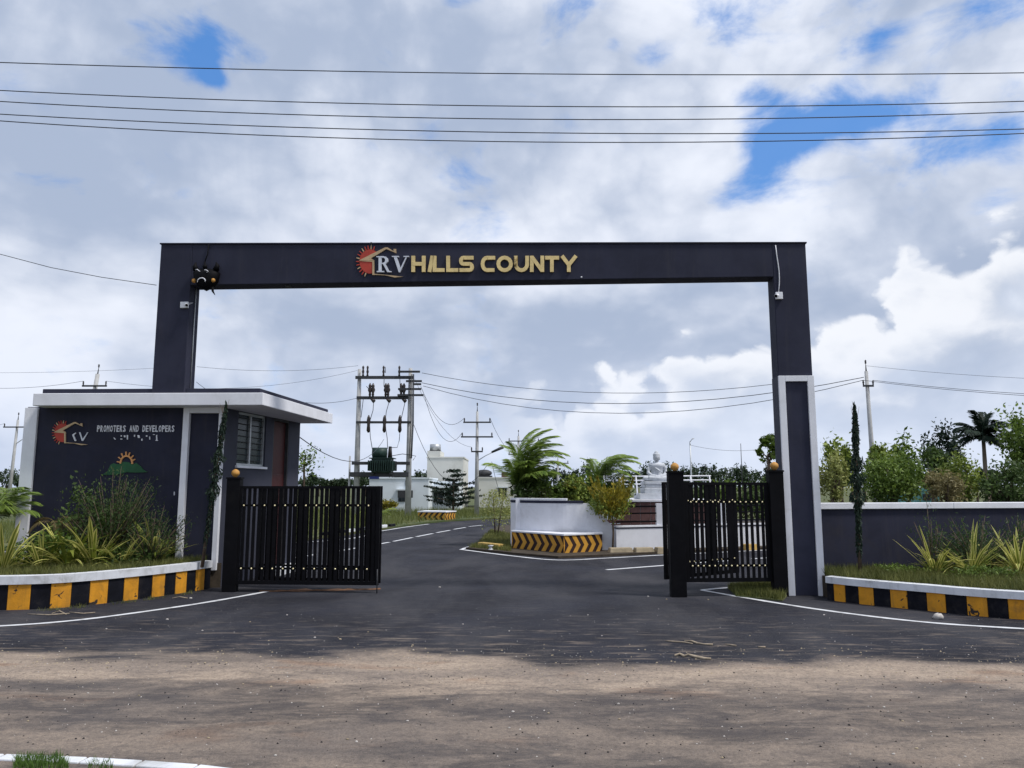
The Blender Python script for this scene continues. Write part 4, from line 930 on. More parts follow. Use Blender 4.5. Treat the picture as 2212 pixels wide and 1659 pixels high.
b.ball(sp(0, -.02, .10), (.40*H, .27*H, .11*H), 20)                              # lap
b.ball(sp(-.32, -.10, .09), (.17*H, .15*H, .09*H), 14); b.ball(sp(.32, -.10, .09), (.17*H, .15*H, .09*H), 14)   # knees
b.tube([sp(-.30, -.20, .10), sp(0, -.27, .09), sp(.24, -.22, .11)], [.085*H, .07*H, .06*H], 12); b.tube([sp(.32, -.2, .08), sp(0, -.25, .06), sp(-.2, -.24, .07)], [.085*H, .07*H, .06*H], 12)
b.lathe([(.19*H, .05*H), (.185*H, .18*H), (.175*H, .28*H), (.20*H, .40*H), (.25*H, .50*H), (.235*H, .555*H), (.14*H, .60*H), (.07*H, .625*H), (.062*H, .70*H)], sp(0, .02, 0), 20, sx=1, sy=.62)
for s in (-1, 1):
    b.tube([sp(.21*s, .02, .53), sp(.27*s, .01, .42), sp(.285*s, -.03, .28), sp(.20*s, -.17, .19), sp(.06*s, -.26, .17)], [.062*H, .07*H, .062*H, .052*H, .04*H], 12)
    b.ball(sp(.205*s, .02, .535), (.075*H, .07*H, .065*H), 12)
    b.tube([sp(.092*s, .0, .80), sp(.10*s, .0, .70)], [.022*H, .018*H], 8)         # long ears
b.ball(sp(0, -.25, .165), (.10*H, .05*H, .035*H), 12)                              # folded hands
b.ball(sp(0, -.005, .775), (.112*H, .115*H, .14*H), 18)                            # head
b.ball(sp(0, -.108, .765), (.016*H, .022*H, .035*H), 8); b.ball(sp(0, -.09, .70), (.035*H, .025*H, .016*H), 8)   # nose, chin
b.ball(sp(-.038, -.095, .79), (.022*H, .012*H, .008*H), 8); b.ball(sp(.038, -.095, .79), (.022*H, .012*H, .008*H), 8); b.ball(sp(0, -.10, .722), (.028*H, .014*H, .010*H), 8)
b.lathe([(.115*H, 0), (.118*H, .03*H), (.10*H, .065*H), (.062*H, .085*H), (.066*H, .11*H), (.05*H, .135*H), (.02*H, .15*H)], sp(0, .012, .835), 14)
b.tube([sp(-.2, -.05, .54), sp(-.05, -.125, .42), sp(.12, -.13, .30), sp(.2, -.10, .22)], .018*H, 8)   # robe edge
so = part('figure', b, STONE, stat); md = so.modifiers.new('remesh', 'REMESH'); md.mode = 'VOXEL'; md.voxel_size = .016*H; md.use_smooth_shade = True
md = so.modifiers.new('smooth', 'SMOOTH'); md.factor = .5; md.iterations = 3

# park bench behind the low wall
bn = at(1355, 1135, 25.0); bz = lambda y: at(1355, y, 25.0).z
bench = thing('park_bench', (bn.x, 25, 0), 'brown park bench behind the low white wall rails', 'bench')
m = MB(); m.box(bn.x-.75, bn.x+.75, 24.8, 25.2, .42, .47); part('seat', m, BROWN, bench)
for k_ in range(3): m = MB(); m.box(bn.x-.75, bn.x+.75, 25.2, 25.24, .55+k_*.14, .66+k_*.14); part('back_slat', m, BROWN, bench)
for s in (-.6, .6): m = MB(); m.box(bn.x+s-.05, bn.x+s+.05, 24.85, 25.19, 0, .419); part('leg', m, WHITEK, bench); 

# ------------------------------------------------------------------ houses beyond
def window(parent, x0, x1, z0, z1, y, m_frame=STEELD, hood=True):
    m = MB(); t = .06
    m.box(x0-t, x1+t, y-.05, y+.02, z0-t, z0); m.box(x0-t, x1+t, y-.05, y+.02, z1, z1+t); m.box(x0-t, x0, y-.05, y+.02, z0, z1); m.box(x1, x1+t, y-.05, y+.02, z0, z1); m.box((x0+x1)/2-.025, (x0+x1)/2+.025, y-.03, y+.02, z0, z1)
    wo_ = part('window', m, m_frame, parent)
    m = MB(); m.box(x0, x1, y-.012, y-.004, z0, z1); part('pane', m, GLASSM, wo_)
    if hood: m = MB(); m.box(x0-.2, x1+.2, y-.45, y-.003, z1+.1, z1+.2); part('hood', m, WHITEH, wo_)
def house(name, Y, x0, x1, ytop, label, depth, m_, para=.25):
    a, b_ = at(x0, ytop, Y), at(x1, ytop, Y); r = thing(name, (a.x, Y, 0), label, 'house')
    m = MB(); m.box(a.x, b_.x, Y, Y+depth, 0, a.z); part('wall', m, m_, r)
    m = MB()
    for q in ((a.x-.06, b_.x+.06, Y-.06, Y+.12), (a.x-.06, b_.x+.06, Y+depth-.12, Y+depth+.06), (a.x-.06, a.x+.12, Y+.121, Y+depth-.121), (b_.x-.12, b_.x+.06, Y+.121, Y+depth-.121)): m.box(*q, a.z-.02, a.z+para*.4)
    part('roof_parapet', m, m_, r)
    return r, a, b_
h1, a, b_ = house('white_house', 60, 798, 926, 1034, 'low white house with a small dark window behind the transformer poles', 7, WHITEH)
wl = at(862, 1068, 60); wr_ = at(874, 1068, 60); window(h1, wl.x, wr_.x, at(0, 1082, 60).z, at(0, 1062, 60).z, 60)
m = MB(); p_ = at(878.5, 1045, 60); m.box(p_.x-.1, p_.x+.12, 59.95, 59.999, p_.z-.2, p_.z+.25); part('vent', m, STEELD, h1)
# post with lamp bracket in front of it
pp = gp(882, 1110)
lp = thing('service_post', pp, 'short pale service post with dark meter box in the grass by the white house', 'post')
zt2 = at(884, 1068, pp.y).z
m = MB(); m.tube([pp, (pp.x+.1, pp.y, zt2)], .11, 8); m.box(pp.x-.3, pp.x+.3, pp.y-.2, pp.y+.2, 0, .12); part('shaft', m, CONC, lp)
m = MB(); m.box(pp.x-.8, pp.x+.3, pp.y-.2, pp.y+.2, zt2-.25, zt2+.3); part('meter_box', m, STEELD, lp)
h2, a, b_ = house('stair_tower_house', 70, 923, 1001, 989, 'tall cream house with rooftop stair block and steel water tank', 8, CREAM)
m = MB(); q0, q1 = at(923, 974, 70), at(951, 974, 70); m.box(q0.x, q1.x, 70.05, 74, a.z+.001, q0.z); part('stair_block', m, CREAM, h2)
m = MB(); t0, t1 = at(925, 958, 70), at(949, 973, 70); m.tube([((t0.x+t1.x)/2, 71.5, q0.z+.1), ((t0.x+t1.x)/2, 71.5, t0.z)], (t1.x-t0.x)/2, 16); part('water_tank', m, STEEL, h2)
m = MB(); m.box(t0.x, t1.x, 71, 72, q0.z+.001, q0.z+.1); part('tank_stand', m, STEELD, h2)
for (xx0, xx1, yy0, yy1) in ((935, 942, 1060, 1078),): window(h2, at(xx0, 1060, 70).x, at(xx1, 1060, 70).x, at(0, yy1, 70).z, at(0, yy0, 70).z, 70)
h3, a, b_ = house('porch_house', 64, 913, 992, 1042, 'low cream house with a shaded porch behind the layered tree', 5, WHITEH)
for x in (921, 936, 948, 966): window(h3, at(x, 1060, 64).x, at(x+8, 1060, 64).x, at(0, 1084, 64).z, at(0, 1062, 64).z, 64, hood=False)
m = MB(); m.box(a.x-.5, b_.x, 62.6, 63.999, at(0, 1054, 64).z, at(0, 1050, 64).z); part('porch_roof', m, WHITEH, h3)
m = MB(); m.box(a.x-.3, a.x-.1, 62.7, 62.9, 0, at(0, 1054, 64).z-.001); part('porch_column', m, WHITEH, h3)
h4, a, b_ = house('long_house', 72, 1034, 1150, 1033, 'long low cream house behind the light street pole', 8, CREAM)
window(h4, at(1078, 1060, 72).x, at(1093, 1060, 72).x, at(0, 1072, 72).z, at(0, 1056, 72).z, 72)
m = MB(); q = at(1090, 1020, 73); m.box(q.x-.3, q.x+.3, 73, 73.6, a.z+.05, q.z); part('chimney_stack', m, BROWN, h4)
m = MB(); q = at(1045, 1025, 73); m.ball((q.x, 73.5, a.z+.5), (.8, .5, .35), 10); m.box(q.x-.8, q.x+.8, 73, 74, a.z+.0, a.z+.25); part('roof_tank', m, STEELD, h4)
h5, a, b_ = house('teal_shed', 34, 1980, 2028, 1060, 'teal sheet-walled shed among the shrubs behind the boundary wall', 3, TEAL)
window(h5, at(1996, 1070, 34).x, at(2006, 1070, 34).x, at(0, 1078, 34).z, at(0, 1070, 34).z, 34, hood=False)

# ------------------------------------------------------------------ poles and wires
def wire_pts(a, b, sag, n=14):
    a, b = Vector(a), Vector(b); return [a.lerp(b, i/n)-Vector((0, 0, sag*4*(i/n)*(1-i/n))) for i in range(n+1)]
def add_wire(a, b, sag, r, label, group='power lines', n=14):
    m = MB(); m.tube(wire_pts(a, b, sag, n), r, 5); return solo('power_line', m, WIREM, Vector(a), label, 'wire', group)
def power_pole(x, ytop, Y, label, arms=((.3, .9), (1.0, 1.1)), r=(.13, .075), lamp=None, lean=0.0, spike=True, name='power_pole', mat_=CONC):
    t = at(x, ytop, Y); r_ = thing(name, (t.x, Y, 0), label, 'pole')
    def c(z): return Vector((t.x+lean*(z-t.z), Y, z))
    m = MB(); m.tube([c(0), c(t.z*.5), c(t.z)], [r[0], (r[0]+r[1])/2, r[1]], 8); part('shaft', m, mat_, r_)
    ends = []
    for (dz, half) in arms:
        z = t.z-dz; m = MB(); p = c(z); m.box(p.x-half, p.x+half, Y-.16, Y-.09, z-.05, z+.05); ar = part('crossarm', m, STEELD, r_)
        for sx_ in (-half*.92, half*.92):
            m = MB(); m.lathe([(.02, 0), (.05, .04), (.03, .08), (.06, .12), (.035, .17), (.05, .21), (.015, .25)], (p.x+sx_, Y-.125, z+.05), 8); part('insulator', m, CERAM, ar)
            ends.append(Vector((p.x+sx_, Y-.125, z+.3)))
    if spike:
        m = MB(); m.tube([c(t.z-.02), c(t.z+.45)], [.04, .012], 6); m.lathe([(.02, 0), (.06, .05), (.03, .1), (.06, .15), (.01, .22)], c(t.z+.4), 8); part('top_insulator', m, CERAM, r_); ends.append(c(t.z+.6))
    if lamp:
        z = t.z-lamp; m = MB(); m.tube([c(z), c(z)+Vector((.55, -.1, .35)), c(z)+Vector((1.1, -.15, .62))], .03, 6); ar = part('lamp_arm', m, STEEL, r_)
        m = MB(); q = c(z)+Vector((1.0, -.15, .60)); m.tube([q, q+Vector((.8, 0, .36))], [.07, .11], 8); part('lamp_head', m, STEELD, ar)
    return ends
PPc = power_pole(1031, 889, 52, 'tall tapered power pole with two crossarms and a street lamp by the cream houses', ((.75, .95), (1.75, 1.1), (2.75, .4)), (.17, .08), lamp=3.4)
PPl = power_pole(211, 808, 46, 'power pole rising behind the guardhouse roof', ((.75, .75),), (.18, .12), lean=.10)
PPfl = power_pole(39, 907, 62, 'slim power pole far behind the fan palm left of the guardhouse', ((.6, 1.05),), (.15, .09), lamp=2.0, lean=.03)
PPr = power_pole(1871, 802, 40, 'leaning concrete power pole behind the boundary wall beside the slender columnar tree', ((.8, .28),), (.16, .09), lean=-.01)
PPp1 = power_pole(1120, 942, 75, 'far power pole top beside the tall windblown palm', ((.5, 1.0), (1.8, 1.0)), (.16, .1))
PPp2 = power_pole(1163, 962, 66, 'thin power pole between the two windblown palms', ((.9, .9), (2.5, .7)), (.16, .1))
PPp3 = power_pole(1205, 993, 85, 'short far power pole above the island shrubs', ((.4, 1.2), (1.4, .8)), (.16, .1))
PPs1 = power_pole(1491, 962, 58, 'slim steel street pole with curved tip behind the statue', (), (.08, .05), spike=False, mat_=STEEL)
PPs2 = power_pole(1600, 958, 80, 'very thin mast above the far trees right of the statue', (), (.06, .03), spike=False, mat_=STEELD)
PPm = power_pole(756, 985, 50, 'thin short pole left of the transformer structure', (), (.08, .06), spike=False)
m = MB(); t_ = at(1491, 962, 58); m.tube([(t_.x, 58, t_.z-.05), (t_.x-.02, 58, t_.z+.25), (t_.x+.18, 58, t_.z+.5), (t_.x+.3, 58, t_.z+.52)], .045, 6)
o_ = [o for o in bpy.data.objects if o.get('label', '').startswith('slim steel street pole')][0]; part('lamp_arm', m, STEEL, o_)

# ---- transformer structure
TY = 50.0
def TP(zx_, zy_, Y=TY): return at((1350+zx_/2.0733)/1.8517, (1400+zy_/2.0733)/1.8517, Y)
tr = thing('transformer_structure', (TP(385, 1000).x, TY, 0), 'two-pole transformer structure with crossbeams and fuses beyond the gate', 'transformer')
xl, xr = TP(180, 300).x, TP(603, 300).x
for xx, yt in ((xl, 160), (xr, 152)):
    zt_ = TP(180, yt).z; m = MB(); m.tube([(xx, TY, 0), (xx, TY, zt_*.5), (xx, TY, zt_)], [.21, .17, .12], 10); part('pole', m, CONC, tr)
def tbeam(x0, x1, y, th=.14, name='crossbeam', m_=STEELD, o=-.3):
    z = TP(0, y).z; m = MB(); m.box(TP(x0, y).x, TP(x1, y).x, TY+o, TY+o+.12, z-th/2, z+th/2); return part(name, m, m_, tr)
tbeam(155, 632, 232, .2); tbeam(165, 590, 400, .2); tbeam(160, 610, 602, .15); tbeam(125, 605, 940, .2); tbeam(105, 592, 1032, .3); tbeam(105, 592, 1034, .3, o=.3)
for x0, x1, y in ((512, 690, 187), (575, 705, 265), (630, 700, 290), (510, 700, 330), (505, 720, 380)): tbeam(x0, x1, y, .13, 'side_arm', o=-.45)
for x, y in ((255, 190), (387, 190), (517, 190), (218, 205)):
    m = MB(); p = TP(x, y); m.lathe([(.04, 0), (.08, .1), (.05, .2), (.09, .35), (.05, .5), (.08, .65), (.03, .75)], (p.x, TY-.25, TP(0, 228).z), 8); part('insulator', m, CERAM, tr)
for x in (275, 300, 405, 425, 532, 555):
    m = MB(); p = TP(x, 395); m.lathe([(.04, 0), (.09, .12), (.07, .25), (.15, .45), (.09, .62), (.11, .72), (.03, .9)], (p.x, TY-.3, TP(0, 392).z), 8); part('fuse_insulator', m, CERAM, tr)
for x in (300, 430, 560):
    m = MB(); m.tube([TP(x-22, 405, TY-.3), TP(x+5, 428, TY-.35)], [.07, .13], 8); part('drop_fuse', m, CERAM, tr)
for x in (265, 396, 523):
    m = MB(); p = TP(x, 600); m.lathe([(.05, -.7), (.13, -.55), (.10, -.2), (.13, .1), (.10, .3), (.03, .45)], (p.x, TY-.3, p.z), 8); part('surge_arrester', m, CERAM, tr)
for (pts) in ([(300, 425), (295, 500), (268, 590)], [(430, 425), (405, 510), (396, 590)], [(562, 425), (545, 500), (525, 585)], [(268, 640), (272, 720), (290, 830)], [(398, 640), (412, 730), (416, 820)], [(520, 650), (512, 750), (495, 808), (440, 810)],
               [(387, 230), (385, 300), (405, 345)], [(517, 230), (520, 310)], [(440, 880), (540, 862), (600, 870), (650, 880), (625, 915)], [(215, 400), (195, 560)], [(397, 140), (398, 190)], [(240, 300), (278, 345)], [(545, 350), (560, 300), (520, 300)]):
    m = MB(); m.tube([TP(x, y, TY-.32) for x, y in pts], .022, 5); part('jumper_wire', m, WIREM, tr)
for off in (10, 22, 30):
    m = MB(); m.tube([TP(603+off, 200, TY-.5), TP(600+off, 600, TY-.5), TP(585+off, 900, TY-.5)], .03, 5); part('down_cable', m, WIREM, tr)
tf = thing('transformer', (TP(373, 1020).x, TY, TP(0, 1020).z), 'dark green oil transformer mounted on the two-pole structure', 'transformer')
x0, x1 = TP(262, 960).x, TP(485, 960).x; z0, z1 = TP(0, 1018).z, TP(0, 903).z
m = MB(); m.box(x0+.25, x1-.25, TY-.6, TY+.6, z0, z1); part('tank', m, TGREEN, tf, bevel=.03)
nf = 12
for i in range(nf):
    xx = x0+.1+(x1-x0-.2)*i/(nf-1); m = MB(); m.box(xx-.02, xx+.02, TY-.9, TY-.601, z0+.12, z1-.12); part('cooling_fin', m, TGREEN, tf)
for sx_ in (x0, x1-.249):
    for i in range(4): m = MB(); yy = TY-.5+i*.3; m.box(sx_, sx_+.248, yy-.02, yy+.02, z0+.12, z1-.15); part('cooling_fin', m, TGREEN, tf)
m = MB(); m.box(x0+.1, x1-.1, TY-.7, TY+.7, z1+.001, z1+.06); part('lid', m, TGREEN, tf)
m = MB(); c0, c1 = TP(298, 855), TP(412, 855); m.tube([(c0.x, TY-.2, c0.z), (c1.x, TY-.2, c0.z)], .36, 14); m.box(c0.x+.2, c0.x+.4, TY-.3, TY-.1, z1+.05, c0.z); m.box(c1.x-.45, c1.x-.25, TY-.3, TY-.1, z1+.05, c0.z); part('conservator', m, TGREEN, tf)
m = MB(); p = TP(437, 800); m.tube([(p.x, TY, z1+.05), (p.x, TY, p.z)], [.16, .1], 8); part('bushing', m, CERAM, tf)
m = MB(); q0, q1 = TP(275, 1050), TP(355, 1070); m.box(q0.x, q1.x, TY-.5, TY-.46, q1.z, q0.z); part('blue_plate', m, BLUE, tf)
for s in (-.5, .5): m = MB(); m.box((x0+x1)/2+s*1.2-.1, (x0+x1)/2+s*1.2+.1, TY-.5, TY+.5, z0-.12, z0-.001); part('skid', m, STEELD, tf)

# ---- overhead lines along the public road (a sheaf of five spans)
OH = [[(0, 136), (430, 145), (1106, 160), (1356, 164), (1726, 158), (2212, 158)], [(0, 196), (430, 213), (1106, 228), (1476, 232), (1700, 230), (2212, 218)], [(0, 219), (430, 240), (1106, 260), (1576, 254), (2212, 242)],
      [(0, 246), (435, 269), (1106, 286), (1556, 288), (2212, 279)], [(0, 262), (435, 285), (1106, 307), (1356, 308), (2212, 288)]]
LBL = ['topmost of the five black overhead lines crossing the sky', 'second highest overhead line crossing the sky', 'middle overhead line of the five crossing the sky', 'second lowest overhead line crossing the sky', 'lowest of the five black overhead lines crossing the sky']
for i, pts in enumerate(OH):
    Y = 12.0; P3 = [at(x, y, Y) for x, y in pts]; X = np.array([p.x for p in P3]); Z = np.array([p.z for p in P3]); cf = np.polyfit(X, Z, 2)
    m = MB(); xs = np.linspace(-17, 17, 40); m.tube([(x, Y, float(np.polyval(cf, x))) for x in xs], .0085, 5)
    solo('power_line', m, WIREM, (0, Y, float(np.polyval(cf, 0))), LBL[i], 'wire', 'overhead lines along the road')
m = MB(); P3 = [at(x, y, 15.3) for x, y in ((-250, 480), (0, 549), (110, 578), (220, 599), (338, 616))]; m.tube(P3, .007, 5); solo('service_cable', m, WIREM, P3[-1], 'thin cable sagging in to the left arch pillar', 'wire')
# other spans
for i, (a_, b2, sag, r_, lb_) in enumerate([
    (TP(700, 190), at(1670, 830, 45), .9, .03, 'upper far line running right from the transformer poles'), (TP(700, 272), at(1866, 815, 40), 1.4, .035, 'line running from the transformer poles to the leaning concrete pole'), (TP(710, 298), at(1866, 821, 40), 1.8, .03, 'lower line running from the transformer poles to the leaning pole'),
    (PPr[0], at(3000, 862, 30), .5, .022, 'line leaving the leaning concrete pole past the coconut palm'), (PPr[1], at(3000, 852, 30), .5, .022, 'upper line leaving the leaning concrete pole past the coconut palm'), (at(1870, 790, 40), at(3000, 812, 30), .5, .014, 'faint top line leaving the leaning concrete pole'),
    (TP(690, 300), PPc[0], 1.3, .025, 'sagging line from the transformer poles to the street lamp pole'), (TP(720, 380), PPc[2], 1.6, .025, 'lower sagging line from the transformer poles to the street lamp pole'), (TP(640, 240), PPc[4] if len(PPc) > 4 else PPc[0], 1.0, .018, 'faint upper line between transformer poles and street lamp pole'),
    (TP(625, 600), PPc[3]-Vector((.3, 0, 2.2)), 2.6, .03, 'deeply sagging black cable right of the transformer'), (PPc[1], at(1150, 935, 75), 2.2, .025, 'line from the street lamp pole to the far pole by the palm'), (PPc[3]-Vector((0, 0, 2.0)), at(1118, 990, 75), 3.2, .03, 'sagging cable from the street lamp pole to the tall palm'),
    (TP(175, 395), at(645, 868, 46), .2, .025, 'line from the left transformer pole towards the guardhouse roof'), (at(648, 945, 20.2), TP(385, 740), 1.0, .025, 'cable from the guardhouse back corner to the transformer'), (TP(170, 130), at(425, 792, 46), .3, .018, 'top line between transformer and left pillar'),
    (at(-80, 835, 46), PPl[0], .25, .02, 'lower line left of the pole behind the guardhouse'), (at(-80, 805, 46), at(340, 795, 46), .1, .014, 'faint line across the sky behind the guardhouse roof'), (PPl[1], TP(165, 170), .8, .016, 'line from the pole behind the guardhouse to the transformer'), (at(-80, 918, 62), PPfl[0], .25, .02, 'line reaching the slim pole left of the guardhouse'),
    (at(1493, 962, 58), at(1660, 968, 60), .3, .02, 'line from the curved street pole to the right'), (at(424, 825, 15.9), at(470, 855, 17.5), .02, .008, 'short cable from the left pillar to the guardhouse roof')]):
    add_wire(a_, b2, sag, r_*.55, lb_)

# ------------------------------------------------------------------ vegetation
RNG = np.random.default_rng(7)
def tree(name, base, c, r, n, ls, m_, label, cat='tree', group=None, clumps=26, spread=.24, hollow=.45, trunk=.08, aspect=2.0, up=.3, limbs=7, flat=1.0, bark=BARK, seed=0, extra=None):
    rng = np.random.default_rng(seed+11); base = Vector(base)
    t = thing(name, base, label, cat, group)
    P, Q = crown_points(n, c, r, rng, clumps, spread, hollow, flat)
    P = P[P[:, 2] > base.z+.02]
    if extra is not None: P = np.concatenate([P, extra(rng)])
    mb = MB(); top = Vector(c)-Vector((0, 0, r[2]*.35))
    mid = base.lerp(top, .5)+Vector((rng.normal()*.04*r[0], 0, 0))
    mb.tube([base-Vector((0, 0, .03)), mid, top], [trunk, trunk*.75, trunk*.5], 7)
    for k in range(min(limbs, len(Q))):
        e = Vector(Q[k]); s_ = base.lerp(top, .55+.45*rng.random()); mb.tube([s_, s_.lerp(e, .5)+Vector((0, 0, .05*r[2])), e], [trunk*.42, trunk*.26, trunk*.08], 5)
    part('trunk', mb, bark, t)
    npobj('crown', leaf_quads(P, ls, rng, aspect, up), 4, m_, t)
    return t
def px(Y): return Y/F
def tree_px(name, xc, y0, y1, wpx, Y, n, lspx, m_, label, zbase=0.0, seed=0, cyf=.5, **k):
    """crown spans y0 (top) to y1 (bottom) on the photo grid at depth Y"""
    a, b = at(xc, y0, Y), at(xc, y1, Y); c = (a+b)/2; rz = (a.z-b.z)/2
    return tree(name, (c.x, Y, zbase), (c.x, Y, c.z), (wpx/2*px(Y)*.86, wpx/2*px(Y)*.86, rz*.86), n, lspx*px(Y), m_, label, seed=seed, **k)

# fronds: leaflets along an arching midrib (local +X outwards, +Z up)
def frond_mesh(L, nleaf, ll, droop, m_, rng, lw=.035, wind=0.0, name='frond'):
    V = []; ts = np.linspace(0.0, 1, 9)
    def rib(t): return np.array([L*t*(1-.18*t*t), wind*L*t*t, L*(.55*t-droop*t*t)])
    mid = []
    for i in range(8):
        a, b = rib(ts[i]), rib(ts[i+1]); w_ = .018*(1-ts[i])+.004; w2 = .018*(1-ts[i+1])+.004
        mid.append([a+[0, -w_, 0], b+[0, -w2, 0], b+[0, w2, 0], a+[0, w_, 0]])
    for i in range(nleaf):
        t = .10+.90*i/nleaf; p = rib(t); d = rib(min(1, t+.02))-rib(t-.02); d /= np.linalg.norm(d)
        for s in (-1, 1):
            l = ll*(math.sin(math.pi*min(1, t*.85+.12))**.6)*(.85+.3*rng.random()); out = np.array([0, s, 0.0]); dr = d*(.75+.3*t)+out*.85+np.array([0, wind*.8, -.28-.35*rng.random()]); dr /= np.linalg.norm(dr)
            e = p+dr*l; m1 = p+dr*l*.5+np.array([0, 0, .03*l]); side = np.cross(dr, [0, 0, 1]); side /= np.linalg.norm(side)+1e-9
            V.append([p, m1+side*lw*.5, e+np.array([0, 0, -.12*l]), m1-side*lw*.5])
    return npmesh(name, np.array(mid+V).reshape(-1, 3), 4, m_)
def palm(name, base, th, fr_specs, meshes, label, trunk_r=.09, group=None, bark=BARKP, trunk_top=None):
    base = Vector(base); t = thing(name, base, label, 'palm', group); top = Vector(trunk_top) if trunk_top else base+Vector((0, 0, th))
    mb = MB(); ns = 8; pts = [base.lerp(top, i/ns) for i in range(ns+1)]; mb.tube(pts, [trunk_r*(1.1-.3*i/ns)*(1.0 if i % 2 else 1.08) for i in range(ns+1)], 8); part('trunk', mb, bark, t)
    for (az_, tilt, sc, mi) in fr_specs:
        inst('frond', meshes[mi], t, top-base, (0, -tilt, az_), (sc, sc, sc))
    return t
r_ = np.random.default_rng(3)
FR_A = [frond_mesh(1.5, 34, .42, .62, LG_BRIGHT, r_, .035, w_) for w_ in (0, .18, -.15)]
FR_D = [frond_mesh(2.0, 30, .55, .78, LG_DARK, r_, .05, w_) for w_ in (0, .15, -.15)]
FR_M = [frond_mesh(1.5, 38, .48, .55, LG_PALM, r_, .036, w_) for w_ in (0, .16, -.16)]
FR_Y = [frond_mesh(1.3, 30, .36, .75, DRYL, r_, .035, w_) for w_ in (0, .16)]
FR_YG = [frond_mesh(1.6, 32, .40, .80, LG_YEL, r_, .035, w_) for w_ in (.1, -.1)]

# windblown palms on the island: most fronds trail to the right
def blown(n, rng, sc, nm=3, right=.75):
    out = []
    for i in range(n):
        a = rng.normal(0, .75) if rng.random() < right else rng.uniform(-math.pi, math.pi)
        out.append((a, rng.uniform(.15, 1.15), sc*rng.uniform(.75, 1.15), int(rng.integers(nm))))
    return out
pr = np.random.default_rng(5)
b1 = at(1122, 1080, 26.2); b1 = Vector((b1.x, 26.2, .08))
sp_ = [(pr.normal(0, 1.1) if i % 3 else pr.uniform(-3, 3), pr.uniform(.4, 1.2), pr.uniform(.9, 1.25), int(pr.integers(3))) for i in range(34)]
palm('windblown_palm', b1, 1.75, sp_, FR_M, 'tall dense windblown palm behind the curved island wall', .10)
FRB = [frond_mesh(2.0, 42, .50, .72, LG_PALM, r_, .04, w_) for w_ in (.05, .14, -.05)]
tp = b1+Vector((.05, 0, 2.25))
for (a_, ti, s_) in ((0.1, .55, .95), (-.4, .75, .95), (.35, .85, .9), (.15, .3, .9), (-.7, .95, .85), (.9, 1.1, .85), (2.6, 1.1, .7), (-2.2, 1.2, .7), (.0, .95, 1.0), (-.2, 1.15, 1.0), (.5, .65, .9), (.25, 1.3, .95), (-.5, .5, .9), (1.2, .9, .8)):
    inst('frond', FRB[int(pr.integers(3))], [o for o in bpy.data.objects if o.get('label', '').startswith('tall dense windblown')][0], tp-b1, (0, -ti-.1, a_), (s_*1.15, s_*1.15, s_*1.15))
b2_ = at(1290, 1075, 26.8); b2_ = Vector((b2_.x, 26.8, .08))
palm('windblown_palm', b2_, 2.1, [(0.05, .62, 1.0, 0), (.35, .5, .95, 1), (-.3, .75, .95, 2), (.15, .95, .85, 0), (-.8, .9, .8, 1), (.8, .95, .8, 2), (2.8, 1.2, .6, 0), (-2.4, 1.1, .6, 1), (1.6, 1.0, .7, 0), (0, .15, .8, 1), (.2, .75, 1.0, 2), (-.1, .4, .9, 0), (.55, .7, .85, 1), (-.55, .35, .8, 2), (-1.3, .8, .7, 0), (2.2, .8, .6, 2)], FRB, 'second windblown palm with fronds trailing towards the statue', .09)
b3 = at(1195, 1075, 26.4); b3 = Vector((b3.x, 26.4, .08))
palm('drooping_palm', b3, 1.65, [(0.1, .5, .9, 0), (-.3, .6, .9, 1), (.4, .4, .85, 0), (.2, .15, .8, 1), (-.7, .5, .75, 0), (2.9, .7, .7, 1), (2.2, .5, .7, 0), (-2.4, .6, .7, 1)], FR_YG, 'yellowish drooping palm between the two windblown palms', .08)

# island shrubs and small trees
for i, (x, y0, y1, wd, Y, n, l, m_, lb_) in enumerate([
    (1140, 1025, 1085, 70, 26.0, 1500, 8, LG_DARK, 'dark leafy shrub at the foot of the tall windblown palm'), (1185, 1035, 1085, 80, 26.2, 1500, 8, LG_MID, 'rounded green shrub behind the cap slab of the island wall'), (1235, 1028, 1088, 70, 26.3, 1500, 8, LG_BRIGHT, 'bright green shrub behind the middle of the island wall'),
    (1275, 1020, 1092, 70, 26.5, 1500, 8, LG_MID, 'green shrub below the second windblown palm'), (1330, 1040, 1095, 60, 26.6, 1200, 8, LG_DARK, 'dark shrub in front of the white platform railing')]):
    tree_px('island_shrub', x, y0, y1, wd, Y, n, l, m_, lb_, zbase=.07, seed=20+i, cat='shrub', group='shrubs on the island', trunk=.03, clumps=18)
for i, (x, y0, y1, wd, Y, n, l, m_, lb_) in enumerate([(1500, 1046, 1125, 90, 33, 1500, 9, LG_DARK, 'dark hedge shrub right of the statue platform'), (1570, 1040, 1125, 90, 34, 1500, 9, LG_MID, 'green hedge shrub seen over the wicket gate'), (1635, 1038, 1125, 90, 33, 1500, 9, LG_DARK, 'dark hedge shrub beside the arch pillar seen through the wicket'), (1700, 1040, 1125, 80, 34, 1200, 9, LG_MID, 'green hedge shrub hidden half behind the arch pillar')]):
    tree_px('hedge_shrub', x, y0, y1, wd, Y, n, l, m_, lb_, zbase=.07, seed=620+i, cat='shrub', group='hedge shrubs beyond the wicket gate', trunk=.04, clumps=22)
